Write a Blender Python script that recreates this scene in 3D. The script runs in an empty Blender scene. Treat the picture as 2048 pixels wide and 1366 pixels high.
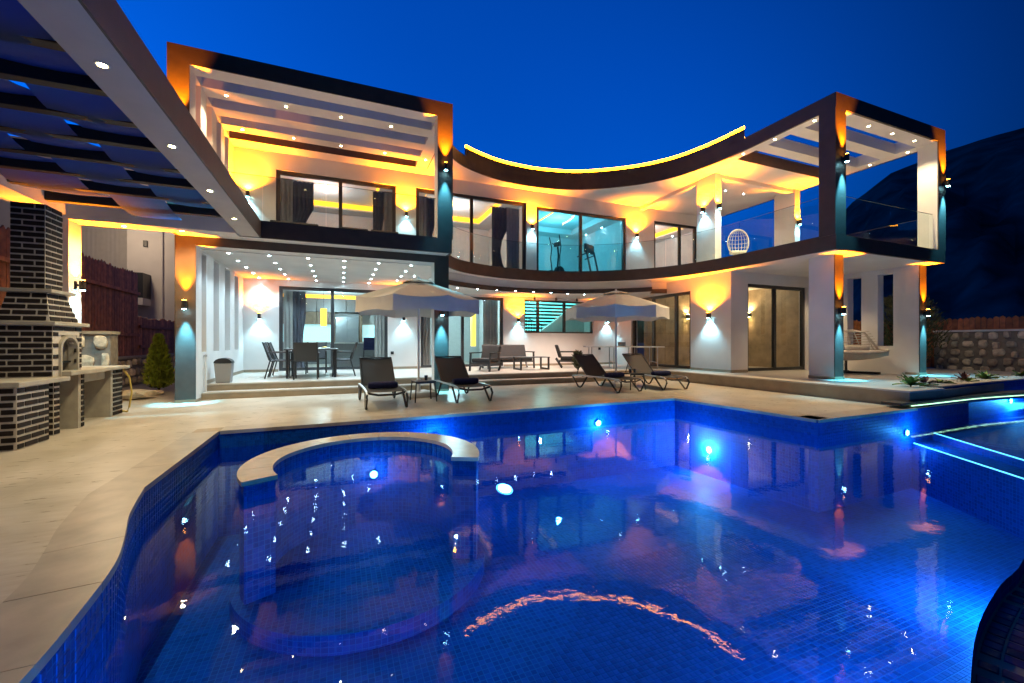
import bpy, bmesh, math, random
import numpy as np
from mathutils import Vector, Matrix
from mathutils.geometry import tessellate_polygon
R = math.radians
random.seed(7)
sc = bpy.context.scene
col = sc.collection

# ------------------------------------------------------------------ camera
cam = bpy.data.cameras.new('camera'); camo = bpy.data.objects.new('camera', cam); col.objects.link(camo)
camo.location = (0, 0, 1.2); YAW = math.atan(343 / 840)
camo.rotation_euler = (R(90), 0, -YAW)
cam.sensor_width = 36; cam.lens = 840 / 2048 * 36; cam.shift_y = 0.001
cam.clip_start = 0.05; cam.clip_end = 3000
sc.camera = camo

# ------------------------------------------------------------------ dusk sky
w = bpy.data.worlds.new('World'); sc.world = w; w.use_nodes = True
nt = w.node_tree; nt.nodes.clear()
sky = nt.nodes.new('ShaderNodeTexSky'); sky.sky_type = 'NISHITA'; sky.sun_disc = False
sky.sun_elevation = R(-2.0); sky.sun_rotation = R(-75); sky.altitude = 50; sky.air_density = 1.0
sky.dust_density = 0.3; sky.ozone_density = 6.0
tint = nt.nodes.new('ShaderNodeMix'); tint.data_type = 'RGBA'; tint.blend_type = 'MULTIPLY'; tint.inputs[0].default_value = 1
tint.inputs[7].default_value = (0.003, 1.05, 1.0, 1)
bg = nt.nodes.new('ShaderNodeBackground'); bg.inputs[1].default_value = 2.1
wo = nt.nodes.new('ShaderNodeOutputWorld')
# dusk falls off from the sunset side (+Y) towards the night side
tc = nt.nodes.new('ShaderNodeTexCoord'); sx = nt.nodes.new('ShaderNodeSeparateXYZ'); rp_ = nt.nodes.new('ShaderNodeMapRange')
rp_.interpolation_type = 'SMOOTHSTEP'; rp_.inputs[1].default_value = .10; rp_.inputs[2].default_value = .80; rp_.inputs[3].default_value = .30; rp_.inputs[4].default_value = 2.35
fall = nt.nodes.new('ShaderNodeVectorMath'); fall.operation = 'SCALE'
nt.links.new(tc.outputs['Generated'], sx.inputs[0]); nt.links.new(sx.outputs[1], rp_.inputs[0])
nt.links.new(sky.outputs[0], tint.inputs[6]); nt.links.new(tint.outputs[2], fall.inputs[0]); nt.links.new(rp_.outputs[0], fall.inputs['Scale'])
nt.links.new(fall.outputs[0], bg.inputs[0]); nt.links.new(bg.outputs[0], wo.inputs[0])

sc.view_settings.view_transform = 'Standard'; sc.view_settings.look = 'None'
sc.view_settings.exposure = 0.0; sc.view_settings.gamma = 1
cy = sc.cycles
cy.use_denoising = True; cy.max_bounces = 7; cy.diffuse_bounces = 3; cy.glossy_bounces = 4
cy.transmission_bounces = 4; cy.transparent_max_bounces = 24; cy.sample_clamp_indirect = 4; cy.sample_clamp_direct = 0
cy.caustics_reflective = False; cy.caustics_refractive = False

ORANGE = (1.0, 0.25, 0.003); CYAN = (0.42, 0.84, 1.0); WARM = (1.0, 0.72, 0.36); WHITE = (0.8, 0.93, 1.0)
PF = 0.30          # terrace level
WL = -0.23         # water level

# ------------------------------------------------------------------ materials
M = {}
def nodes(name):
    m = bpy.data.materials.new(name); m.use_nodes = True
    M[name] = m
    return m, m.node_tree, m.node_tree.nodes['Principled BSDF']
def mat(name, c, rough=.6, metal=0, var=.12, scale=6, bump=0, bscale=80, spec=.5, tone=None, emit=None, rnd=0):
    m, t, b = nodes(name)
    b.inputs['Roughness'].default_value = rough; b.inputs['Metallic'].default_value = metal
    b.inputs['Specular IOR Level'].default_value = spec
    geo = t.nodes.new('ShaderNodeNewGeometry')
    n = t.nodes.new('ShaderNodeTexNoise'); n.inputs['Scale'].default_value = scale; n.inputs['Detail'].default_value = 6
    t.links.new(geo.outputs['Position'], n.inputs['Vector'])
    r = t.nodes.new('ShaderNodeValToRGB')
    r.color_ramp.elements[0].position = .3; r.color_ramp.elements[1].position = .72
    c2 = tone or c
    r.color_ramp.elements[0].color = (*[max(0, x * (1 - var)) for x in c], 1)
    r.color_ramp.elements[1].color = (*[min(1, x * (1 + var)) for x in c2], 1)
    t.links.new(n.outputs[0], r.inputs[0])
    out = r.outputs[0]
    if rnd:
        oi = t.nodes.new('ShaderNodeObjectInfo'); h = t.nodes.new('ShaderNodeHueSaturation')
        mr = t.nodes.new('ShaderNodeMapRange'); mr.inputs[3].default_value = 1 - rnd; mr.inputs[4].default_value = 1 + rnd
        t.links.new(oi.outputs['Random'], mr.inputs[0]); t.links.new(mr.outputs[0], h.inputs['Value']); t.links.new(out, h.inputs['Color'])
        out = h.outputs[0]
    t.links.new(out, b.inputs['Base Color'])
    if bump:
        n2 = t.nodes.new('ShaderNodeTexNoise'); n2.inputs['Scale'].default_value = bscale; n2.inputs['Detail'].default_value = 4
        t.links.new(geo.outputs['Position'], n2.inputs['Vector'])
        bp = t.nodes.new('ShaderNodeBump'); bp.inputs['Strength'].default_value = bump; bp.inputs['Distance'].default_value = .01
        t.links.new(n2.outputs[0], bp.inputs['Height']); t.links.new(bp.outputs[0], b.inputs['Normal'])
    return m
def emat(name, c, s, sample=False):
    m, t, b = nodes(name)
    b.inputs['Base Color'].default_value = (*c, 1); b.inputs['Emission Color'].default_value = (*c, 1)
    b.inputs['Emission Strength'].default_value = s
    m.cycles.emission_sampling = 'AUTO' if sample else 'NONE'
    return m
def glassmat(name, c, ior=1.45, refl=1.0, rough=0.0):
    m, t, b = nodes(name); t.nodes.remove(b)
    o = t.nodes['Material Output']
    tr = t.nodes.new('ShaderNodeBsdfTransparent'); tr.inputs[0].default_value = (*c, 1)
    gl = t.nodes.new('ShaderNodeBsdfGlossy'); gl.inputs['Roughness'].default_value = rough
    gl.inputs[0].default_value = (refl, refl, refl, 1)
    fr = t.nodes.new('ShaderNodeFresnel'); fr.inputs[0].default_value = ior
    mx = t.nodes.new('ShaderNodeMixShader')
    ge = t.nodes.new('ShaderNodeNewGeometry'); iv = t.nodes.new('ShaderNodeMath'); iv.operation = 'SUBTRACT'; iv.inputs[0].default_value = 1
    ml = t.nodes.new('ShaderNodeMath'); ml.operation = 'MULTIPLY'
    t.links.new(ge.outputs['Backfacing'], iv.inputs[1]); t.links.new(iv.outputs[0], ml.inputs[0]); t.links.new(fr.outputs[0], ml.inputs[1])
    t.links.new(ml.outputs[0], mx.inputs[0]); t.links.new(tr.outputs[0], mx.inputs[1]); t.links.new(gl.outputs[0], mx.inputs[2])
    t.links.new(mx.outputs[0], o.inputs[0])
    return m
mat('stucco', (.76, .72, .69), .85, var=.08, scale=1.1, bump=.12, bscale=260)
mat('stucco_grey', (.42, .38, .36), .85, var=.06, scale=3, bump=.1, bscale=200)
mat('brown_render', (.052, .036, .031), .62, var=.18, scale=5, bump=.2, bscale=180)
mat('brown_soffit', (.10, .06, .04), .7, var=.15)
mat('room_wall', (.62, .60, .58), .8, var=.04)
mat('wood_panel', (.36, .26, .16), .5, var=.3, scale=3)
mat('floor_tile', (.50, .46, .41), .3, var=.08, scale=2.2, bump=.03, bscale=30)
mat('riser', (.30, .24, .17), .5, var=.15, scale=4)
mat('coping', (.38, .33, .27), .32, var=.18, scale=5, bump=.05, bscale=40)
mat('ringstone', (.46, .38, .30), .3, var=.15, scale=9, bump=.05, bscale=60)
mat('black_metal', (.012, .012, .014), .35, var=.1)
mat('anthracite', (.03, .032, .036), .4, var=.1)
mat('frame_brown', (.035, .028, .025), .4, var=.1)
mat('silver', (.45, .45, .47), .35, metal=.8, var=.05)
mat('sling', (.035, .036, .04), .8, var=.1, scale=90)
mat('navy', (.006, .009, .055), .95, var=.25, scale=40, bump=.6, bscale=300)
mat('canvas', (.74, .67, .58), .9, var=.05, scale=5, bump=.1, bscale=120)
mat('white_paint', (.7, .7, .7), .5, var=.05)
mat('wicker', (.58, .52, .44), .7, var=.2, scale=50)
mat('cushion', (.55, .50, .44), .9, var=.1, scale=20, bump=.4, bscale=120)
mat('cushion_grey', (.032, .032, .035), .9, var=.1, scale=20)
mat('brick', (.018, .013, .012), .75, var=.3, scale=20, bump=.3, bscale=120, rnd=.3, spec=.2)
mat('mortar', (.55, .50, .44), .9, var=.12, scale=30, bump=.3, bscale=150)
mat('concrete', (.36, .33, .28), .8, var=.15, scale=7, bump=.15, bscale=90)
mat('soot', (.02, .018, .016), .9)
mat('fence_wood', (.36, .13, .05), .6, var=.4, scale=7, bump=.3, bscale=40, rnd=.35)
mat('stone', (.52, .44, .34), .85, var=.35, scale=9, bump=.5, bscale=40, rnd=.4)
mat('stone_mortar', (.22, .20, .18), .95, var=.2, scale=12, bump=.4, bscale=60)
mat('soil', (.05, .042, .035), .95, var=.4, scale=20, bump=.5, bscale=50)
mat('pebble', (.42, .42, .42), .7, var=.3, scale=40)
mat('leaf', (.10, .19, .03), .5, var=.4, scale=12, rnd=.25)
mat('leaf_red', (.09, .025, .03), .5, var=.4, scale=12)
mat('thuja', (.20, .26, .02), .7, var=.5, scale=14)
mat('bush', (.05, .06, .025), .7, var=.5, scale=8)
mat('trunk', (.06, .04, .025), .9, var=.3)
mat('curtain', (.15, .15, .19), .9, var=.1)
mat('sheer', (.55, .52, .50), .9, var=.05)
mat('cabinet', (.20, .20, .21), .35, var=.05)
mat('cabinet_wood', (.20, .13, .08), .45, var=.2, scale=6)
mat('steel', (.35, .36, .38), .3, metal=.7, var=.05)
mat('shade_cloth', (.006, .016, .06), .85, var=.25, scale=3)
def cloth():
    t = M['shade_cloth'].node_tree; b = t.nodes['Principled BSDF']; o = t.nodes['Material Output']
    tl = t.nodes.new('ShaderNodeBsdfTranslucent'); tl.inputs[0].default_value = (.05, .30, .55, 1)
    ad = t.nodes.new('ShaderNodeAddShader'); t.links.new(b.outputs[0], ad.inputs[0]); t.links.new(tl.outputs[0], ad.inputs[1]); t.links.new(ad.outputs[0], o.inputs[0])
cloth()
mat('cushion_dark', (.03, .03, .034), .9, var=.1, scale=20)
mat('rafter', (.010, .010, .013), .6)
mat('bin_grey', (.24, .24, .25), .4, var=.05)
mat('pingpong', (.03, .05, .09), .4, var=.1)
mat('hill', (.010, .010, .012), 1, var=.7, scale=.05, tone=(.05, .05, .052))
mat('ground', (.06, .055, .05), 1, var=.3, scale=1.5)
mat('marble', (.48, .46, .43), .3, var=.08)
emat('led_orange', (1.0, .34, .004), 40.0)
emat('cove', (1.0, .48, .02), 2.2)
emat('lamp_warm', (1.0, .78, .30), 130)
emat('lamp_white', (.55, .88, 1.0), 110)
emat('lamp_orange', (1.0, .4, .03), 60)
emat('lamp_cyan', (.35, .85, 1.0), 80)
emat('pool_lamp', (.45, .85, 1.0), 30)
emat('led_pool', (.35, .85, 1.0), 3)
emat('led_green', (.55, 1.0, .6), 2.0)
emat('splash_glow', (.55, .92, .95), .9)  # splashback glows by itself, standing in for under-cabinet lighting
emat('tread_led', (.15, .9, .85), 2.0)
emat('pendant_glow', (1.0, .68, .1), 1.6)
glassmat('pane', (.93, .95, .95), 1.5)
glassmat('rail_glass', (.86, .93, .94), 1.5)

def mosaic(name, base, dark, grout, pitch, wall):
    """blue glass mosaic: grid of tiles with a tone of its own for each tile"""
    m, t, b = nodes(name)
    b.inputs['Roughness'].default_value = .55; b.inputs['Specular IOR Level'].default_value = .15
    N = lambda k: t.nodes.new(k)
    geo = N('ShaderNodeNewGeometry'); sp = N('ShaderNodeSeparateXYZ'); t.links.new(geo.outputs['Position'], sp.inputs[0])
    if wall:
        sn = N('ShaderNodeSeparateXYZ'); t.links.new(geo.outputs['True Normal'], sn.inputs[0])
        def op(k, a, bb=None):
            q = N('ShaderNodeMath'); q.operation = k
            for i, v in enumerate((a, bb)):
                if v is None: continue
                if isinstance(v, (int, float)): q.inputs[i].default_value = v
                else: t.links.new(v, q.inputs[i])
            return q.outputs[0]
        u = op('SUBTRACT', op('MULTIPLY', sp.outputs[0], sn.outputs[1]), op('MULTIPLY', sp.outputs[1], sn.outputs[0]))
        cb = N('ShaderNodeCombineXYZ'); t.links.new(u, cb.inputs[0]); t.links.new(sp.outputs[2], cb.inputs[1])
        flat = op('GREATER_THAN', op('ABSOLUTE', sn.outputs[2]), .5)
        mv = N('ShaderNodeMix'); mv.data_type = 'VECTOR'; t.links.new(flat, mv.inputs[0]); t.links.new(cb.outputs[0], mv.inputs[4]); t.links.new(geo.outputs['Position'], mv.inputs[5])
        vec = mv.outputs[1]
    else:
        vec = geo.outputs['Position']
    br = N('ShaderNodeTexBrick'); br.offset = 0; br.squash = 1
    br.inputs['Scale'].default_value = 1; br.inputs['Brick Width'].default_value = pitch; br.inputs['Row Height'].default_value = pitch
    br.inputs['Mortar Size'].default_value = pitch * .06; br.inputs['Mortar Smooth'].default_value = .1
    br.inputs['Color1'].default_value = (*base, 1); br.inputs['Color2'].default_value = (*dark, 1); br.inputs['Mortar'].default_value = (*grout, 1)
    t.links.new(vec, br.inputs['Vector'])
    t.links.new(br.outputs['Color'], b.inputs['Base Color'])
    bp = N('ShaderNodeBump'); bp.inputs['Strength'].default_value = .4; bp.inputs['Distance'].default_value = .004; bp.invert = True
    t.links.new(br.outputs['Fac'], bp.inputs['Height']); t.links.new(bp.outputs[0], b.inputs['Normal'])
    return m
BB, BD, BG = (.002, .10, .46), (.001, .06, .29), (.01, .17, .50)
mosaic('mosaic_floor', BB, BD, BG, .05, True)
mosaic('mosaic_wall', BB, BD, BG, .05, True)
mat('grout', BG, .8, var=.1)
def tilemat():
    m, t, b = nodes('mosaic_tile'); b.inputs['Roughness'].default_value = .5; b.inputs['Specular IOR Level'].default_value = .15
    geo = t.nodes.new('ShaderNodeNewGeometry')
    sn = t.nodes.new('ShaderNodeVectorMath'); sn.operation = 'SNAP'; sn.inputs[1].default_value = (.05, .05, .05)
    wn = t.nodes.new('ShaderNodeTexWhiteNoise'); r = t.nodes.new('ShaderNodeValToRGB')
    r.color_ramp.elements[0].color = (*BD, 1); r.color_ramp.elements[1].color = (*BB, 1)
    t.links.new(geo.outputs['Position'], sn.inputs[0]); t.links.new(sn.outputs[0], wn.inputs['Vector'])
    t.links.new(wn.outputs[0], r.inputs[0]); t.links.new(r.outputs[0], b.inputs['Base Color'])
tilemat()
mat('rim_tile', (.11, .06, .16), .3, var=.4, scale=12, rnd=.6)
mat('rim_grout', (.6, .52, .36), .8, var=.2)
def watermat():
    m, t, b = nodes('water'); t.nodes.remove(b); o = t.nodes['Material Output']
    N = lambda k: t.nodes.new(k)
    geo = N('ShaderNodeNewGeometry')
    n1 = N('ShaderNodeTexNoise'); n1.inputs['Scale'].default_value = 7; n1.inputs['Detail'].default_value = 4
    t.links.new(geo.outputs['Position'], n1.inputs['Vector'])
    bp = N('ShaderNodeBump'); bp.inputs['Strength'].default_value = .045; bp.inputs['Distance'].default_value = .02
    t.links.new(n1.outputs[0], bp.inputs['Height'])
    tr = N('ShaderNodeBsdfTransparent'); tr.inputs[0].default_value = (.30, .66, 1.0, 1)
    gl = N('ShaderNodeBsdfGlossy'); gl.inputs['Roughness'].default_value = .012; gl.inputs[0].default_value = (.82, .92, 1.0, 1)
    fr = N('ShaderNodeFresnel'); fr.inputs[0].default_value = 1.22
    t.links.new(bp.outputs[0], gl.inputs['Normal'])
    mx = N('ShaderNodeMixShader')
    iv = N('ShaderNodeMath'); iv.operation = 'SUBTRACT'; iv.inputs[0].default_value = 1; ml = N('ShaderNodeMath'); ml.operation = 'MULTIPLY'
    t.links.new(geo.outputs['Backfacing'], iv.inputs[1]); t.links.new(iv.outputs[0], ml.inputs[0]); t.links.new(fr.outputs[0], ml.inputs[1])
    t.links.new(ml.outputs[0], mx.inputs[0]); t.links.new(tr.outputs[0], mx.inputs[1]); t.links.new(gl.outputs[0], mx.inputs[2])
    t.links.new(mx.outputs[0], o.inputs[0])
watermat()
def deckmat():
    m = mat('deck_stone', (.49, .44, .365), .28, var=.14, scale=1.6, tone=(.53, .48, .42))
    t = m.node_tree; b = t.nodes['Principled BSDF']
    geo = t.nodes.new('ShaderNodeNewGeometry')
    br = t.nodes.new('ShaderNodeTexBrick'); br.offset = 0; br.inputs['Scale'].default_value = 1
    br.inputs['Brick Width'].default_value = 1.2; br.inputs['Row Height'].default_value = .6; br.inputs['Mortar Size'].default_value = .003
    t.links.new(geo.outputs['Position'], br.inputs['Vector'])
    n = t.nodes.new('ShaderNodeTexNoise'); n.inputs['Scale'].default_value = 14; n.inputs['Detail'].default_value = 8
    mp = t.nodes.new('ShaderNodeMapping'); mp.inputs['Scale'].default_value = (.35, 1.6, 1)
    t.links.new(geo.outputs['Position'], mp.inputs[0]); t.links.new(mp.outputs[0], n.inputs['Vector'])
    mx = t.nodes.new('ShaderNodeMix'); mx.data_type = 'RGBA'; mx.blend_type = 'MULTIPLY'; mx.inputs[0].default_value = 1
    src = b.inputs['Base Color'].links[0].from_socket
    rr = t.nodes.new('ShaderNodeValToRGB'); rr.color_ramp.elements[0].position = .35; rr.color_ramp.elements[1].position = .62
    rr.color_ramp.elements[0].color = (.86, .83, .78, 1); rr.color_ramp.elements[1].color = (1, 1, 1, 1)
    t.links.new(n.outputs[0], rr.inputs[0]); t.links.new(src, mx.inputs[6]); t.links.new(rr.outputs[0], mx.inputs[7])
    m2 = t.nodes.new('ShaderNodeMix'); m2.data_type = 'RGBA'
    t.links.new(br.outputs['Fac'], m2.inputs[0]); t.links.new(mx.outputs[2], m2.inputs[6]); m2.inputs[7].default_value = (.36, .31, .25, 1)
    t.links.new(m2.outputs[2], b.inputs['Base Color'])
    rg = t.nodes.new('ShaderNodeMapRange'); rg.inputs[3].default_value = .2; rg.inputs[4].default_value = .42
    t.links.new(n.outputs[0], rg.inputs[0]); t.links.new(rg.outputs[0], b.inputs['Roughness'])
deckmat()

# ------------------------------------------------------------------ mesh helpers
class MB:
    def __init__(s): s.v = []; s.f = []
    def add(s, vs, fs):
        k = len(s.v); s.v += [tuple(p) for p in vs]; s.f += [tuple(i + k for i in f) for f in fs]; return s
    def box(s, x0, x1, y0, y1, z0, z1):
        v = [(x0,y0,z0),(x1,y0,z0),(x1,y1,z0),(x0,y1,z0),(x0,y0,z1),(x1,y0,z1),(x1,y1,z1),(x0,y1,z1)]
        return s.add(v, [(0,3,2,1),(4,5,6,7),(0,1,5,4),(1,2,6,5),(2,3,7,6),(3,0,4,7)])
    def rbox(s, x0, x1, y0, y1, z0, z1, b=.01):
        """box with chamfered edges"""
        bm = bmesh.new(); bmesh.ops.create_cube(bm, size=1)
        for v in bm.verts:
            v.co = Vector((x0 if v.co.x < 0 else x1, y0 if v.co.y < 0 else y1, z0 if v.co.z < 0 else z1))
        bmesh.ops.bevel(bm, geom=bm.edges[:], offset=b, segments=2, affect='EDGES', profile=.6)
        bm.verts.index_update()
        s.add([v.co for v in bm.verts], [[v.index for v in f.verts] for f in bm.faces]); bm.free(); return s
    def prism(s, poly, z0, z1):
        tri = tessellate_polygon([[Vector((x, y, 0)) for x, y in poly]])
        n = len(poly); v = [(x, y, z0) for x, y in poly] + [(x, y, z1) for x, y in poly]
        f = [(a, c, b) for a, b, c in tri] + [(a + n, b + n, c + n) for a, b, c in tri]
        f += [(i, (i + 1) % n, (i + 1) % n + n, i + n) for i in range(n)]
        return s.add(v, f)
    def sheet(s, polys, z):
        flat = [p for q in polys for p in q]
        tri = tessellate_polygon([[Vector((x, y, 0)) for x, y in q] for q in polys]); s.up = True
        return s.add([(x, y, z) for x, y in flat], tri)
    def ribbon(s, pts, t, z0, z1):
        """wall of thickness t to the left of the path"""
        n = len(pts); nor = []
        for i in range(n):
            a = Vector(pts[max(i - 1, 0)]); b = Vector(pts[min(i + 1, n - 1)]); d = (b - a).normalized(); 
            k = 1
            if 0 < i < n - 1:
                e1 = (Vector(pts[i]) - a).normalized(); e2 = (b - Vector(pts[i])).normalized()
                d = (e1 + e2).normalized(); k = 1 / max(.4, d.dot(e1))
            nor.append(Vector((-d.y, d.x)) * k)
        for i in range(n - 1):
            p, q = Vector(pts[i]), Vector(pts[i + 1]); p2, q2 = p + nor[i] * t, q + nor[i + 1] * t
            v = [(*p, z0), (*q, z0), (*q2, z0), (*p2, z0), (*p, z1), (*q, z1), (*q2, z1), (*p2, z1)]
            s.add(v, [(0,3,2,1),(4,5,6,7),(0,1,5,4),(2,3,7,6)] + ([(3,0,4,7)] if i == 0 else []) + ([(1,2,6,5)] if i == n - 2 else []))
        return s
    def tube(s, pts, r, n=8, r2=None):
        pts = [Vector(p) for p in pts]; rings = []; m = len(pts)
        for i, p in enumerate(pts):
            d = (pts[min(i + 1, m - 1)] - pts[max(i - 1, 0)]).normalized()
            a = d.cross(Vector((0, 0, 1)) if abs(d.z) < .9 else Vector((1, 0, 0))).normalized(); b = d.cross(a)
            rr = r if r2 is None else r + (r2 - r) * i / (m - 1)
            rings.append([p + (a * math.cos(2 * math.pi * k / n) + b * math.sin(2 * math.pi * k / n)) * rr for k in range(n)])
        v = [p for q in rings for p in q]
        f = [(i * n + k, i * n + (k + 1) % n, (i + 1) * n + (k + 1) % n, (i + 1) * n + k) for i in range(m - 1) for k in range(n)]
        f += [tuple(range(n))[::-1], tuple((m - 1) * n + k for k in range(n))]
        return s.add(v, f)
    def bar(s, a, b, w, h):
        a, b = Vector(a), Vector(b); d = (b - a).normalized()
        u = d.cross(Vector((0, 0, 1)) if abs(d.z) < .95 else Vector((0, 1, 0))).normalized(); t = u.cross(d)
        v = []
        for p in (a, b): v += [p + u * w / 2 * i + t * h / 2 * j for i, j in ((-1,-1),(1,-1),(1,1),(-1,1))]
        return s.add(v, [(0,1,2,3)[::-1],(4,5,6,7),(0,1,5,4),(1,2,6,5),(2,3,7,6),(3,0,4,7)])
    def lathe(s, prof, n=20, c=(0, 0, 0)):
        v = [(c[0] + r * math.cos(2 * math.pi * k / n), c[1] + r * math.sin(2 * math.pi * k / n), c[2] + z) for r, z in prof for k in range(n)]
        m = len(prof)
        f = [(i * n + k, i * n + (k + 1) % n, (i + 1) * n + (k + 1) % n, (i + 1) * n + k) for i in range(m - 1) for k in range(n)]
        f += [tuple(range(n))[::-1], tuple((m - 1) * n + k for k in range(n))]
        return s.add(v, f)
    up = False
    def mesh(s, name):
        me = bpy.data.meshes.new(name); me.from_pydata(s.v, [], s.f); me.update()
        if s.up:
            me.flip_normals() if me.polygons[0].normal.z < 0 else None
        elif len(s.f) < 20000:
            bm = bmesh.new(); bm.from_mesh(me); bmesh.ops.recalc_face_normals(bm, faces=bm.faces[:]); bm.to_mesh(me); bm.free()
        return me

def tag(o, label=None, cat=None, group=None, kind=None):
    if label: o['label'] = label
    if cat: o['category'] = cat
    if group: o['group'] = group
    if kind: o['kind'] = kind
    return o
def smooth(o):
    for p in o.data.polygons: p.use_smooth = True
    return o
def obj(name, mb, m, parent=None, world=False):
    me = mb if isinstance(mb, bpy.types.Mesh) else mb.mesh(name)
    o = bpy.data.objects.new(name, me); col.objects.link(o)
    if m and not me.materials: me.materials.append(M[m])
    if parent:
        o.parent = parent
        if world: o.matrix_parent_inverse = wmat(parent).inverted()
    return o
def wmat(o):
    b = Matrix.LocRotScale(o.location, o.rotation_euler, o.scale)
    return (wmat(o.parent) @ o.matrix_parent_inverse @ b) if o.parent else b
def thing(name, label, cat, loc=(0, 0, 0), rz=0, group=None):
    o = bpy.data.objects.new(name, None); col.objects.link(o); o.empty_display_size = .2
    o.location = loc; o.rotation_euler = (0, 0, rz)
    return tag(o, label, cat, group)
def kids(o): return [c for c in bpy.data.objects if c.parent == o]
def dup(o, parent=None):
    c = o.copy(); col.objects.link(c)
    if parent: c.parent = parent
    for k in kids(o): dup(k, c)
    return c
def struct(name, mb, m, parent=None):
    return tag(obj(name, mb, m, parent), kind='structure' if not parent else None)
def light(kind, parent, loc, d, power, c, size=90, blend=.6, r=.03, name='light', world=False):
    l = bpy.data.lights.new(name, kind); l.energy = power; l.color = c
    if kind == 'SPOT': l.spot_size = R(size); l.spot_blend = blend
    if kind in ('SPOT', 'POINT'): l.shadow_soft_size = r
    o = bpy.data.objects.new(name, l); col.objects.link(o)
    o.location = loc
    if d is not None: o.rotation_euler = Vector(d).to_track_quat('-Z', 'Y').to_euler()
    if parent:
        o.parent = parent
        if world: o.matrix_parent_inverse = wmat(parent).inverted()
    return o
ORD = ['first', 'second', 'third', 'fourth', 'fifth', 'sixth', 'seventh', 'eighth', 'ninth', 'tenth']
def smoothpath(pts, n=6):
    out = []
    for i in range(len(pts) - 1):
        p0 = Vector(pts[max(i - 1, 0)]); p1 = Vector(pts[i]); p2 = Vector(pts[i + 1]); p3 = Vector(pts[min(i + 2, len(pts) - 1)])
        for k in range(n):
            t = k / n
            out.append(tuple(.5 * ((2 * p1) + (p2 - p0) * t + (2 * p0 - 5 * p1 + 4 * p2 - p3) * t * t + (3 * p1 - p0 - 3 * p2 + p3) * t ** 3)))
    return out + [tuple(pts[-1])]

# ================================================================== SETTING
# far ground, hill
g = struct('ground', MB().sheet([[(-900, -900), (900, -900), (900, 900), (-900, 900)], [(-9, -9), (26, -9), (26, 17), (-9, 17)]], -.06), 'ground')
def hillmesh():
    nx, ny = 90, 26; v = []; f = []
    rnd = np.random.RandomState(3); ph = rnd.rand(12) * 6.28; fr = rnd.rand(12) * 22 + 3; am = rnd.rand(12) * .9 / (fr ** .6)
    for i in range(nx):
        az = 40 + 90 * i / (nx - 1)                         # degrees to the right of +Y
        e = np.interp(az, [40, 52, 56, 61, 64.2, 67.8, 70.3, 73, 80, 95, 130], [0, 3, 8.5, 14.6, 16.6, 17.7, 18.0, 18.1, 19, 20, 12])
        e += sum(am[k] * math.sin(fr[k] * az * .09 + ph[k]) for k in range(12)) * .35
        for j in range(ny):
            q = j / (ny - 1); d = 160 + 420 * q
            h = 580 * math.tan(R(e)) * (q ** 1.15) + 7 * math.sin(az * .8 + 9 * q) * q * (1 - q) * 4 + 3.5 * math.sin(az * 2.3 - 17 * q) * q * (1 - q) * 4
            v.append((d * math.sin(R(az)), d * math.cos(R(az)), h - .3))
    for i in range(nx - 1):
        for j in range(ny - 1):
            f.append((i * ny + j, i * ny + j + 1, (i + 1) * ny + j + 1, (i + 1) * ny + j))
    return MB().add(v, f)
smooth(struct('hill', hillmesh(), 'hill'))

# pool outline at deck level
left_edge = smoothpath([(-1.03, .9), (-1.06, 2.03), (-1.08, 2.35), (-1.12, 2.75), (-1.17, 3.02), (-1.27, 3.36), (-1.38, 3.72), (-1.51, 4.33)], 4)
rim_path = smoothpath([(14.0, 1.5), (8.0, 1.75), (5.0, 1.45), (3.54, 1.09), (3.02, 1.01), (2.5, .90), (2.0, .74), (1.2, .45), (.2, .25), (-.6, .35), (-1.03, .9)], 4)
pool = left_edge + [(-1.53, 6.73), (6.62, 7.0), (6.80, 4.2), (11.7, 4.35), (11.95, 5.35), (19.0, 5.35), (19.0, 1.5)] + rim_path[:-1]
k_ = len(pool) - len(rim_path) + 1
deck_hole = pool[:k_] + [(19.0, .9)] + [(x, y - .6) for x, y in rim_path[:-1]] + [(-1.03, .3)]
deck = struct('deck', MB().sheet([[(-9, -9), (26, -9), (26, 17), (-9, 17)], deck_hole], 0), 'deck_stone')
FZ = -1.42
basin = MB(); basin.sheet([pool], FZ)
pool_floor = struct('pool_floor', basin, 'mosaic_floor')
wl = MB(); n = len(pool)
for i in range(n):
    a, b = pool[i], pool[(i + 1) % n]
    wl.add([(*a, FZ), (*b, FZ), (*b, 0), (*a, 0)], [(0, 1, 2, 3)])
pool_wall = struct('pool_wall', wl, 'mosaic_wall')
water = struct('water', MB().sheet([pool], WL), 'water')

# curved steps and seat shelf under water, round the spa ring
JC = (.30, 5.10)
def clipdisc(r, z0, z1):
    pts = []
    for k in range(96):
        a = 2 * math.pi * k / 96
        x = max(JC[0] + r * math.cos(a), -1.50); y = min(JC[1] + r * math.sin(a), 6.72)
        if not pts or (abs(pts[-1][0] - x) + abs(pts[-1][1] - y)) > 1e-4: pts.append((x, y))
    return MB().prism(pts, z0, z1)
for r, z in ((1.33, -1.25),):
    s_ = obj('step', clipdisc(r, FZ - .02, z), 'mosaic_floor', pool_floor)
# step flight of the far pool, edges carry light strips
fl = MB().prism([(9.55, 4.3), (19, 4.3), (19, 1.6), (8.5, 1.9), (8.35, 2.52)], FZ, -.62)
obj('step', fl, 'mosaic_floor', pool_floor)
fl = MB().prism([(10.25, 4.3), (19, 4.3), (19, 1.6), (9.2, 2.0), (9.0, 2.7)], -.62, -.5)
obj('step', fl, 'mosaic_floor', pool_floor)

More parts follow.
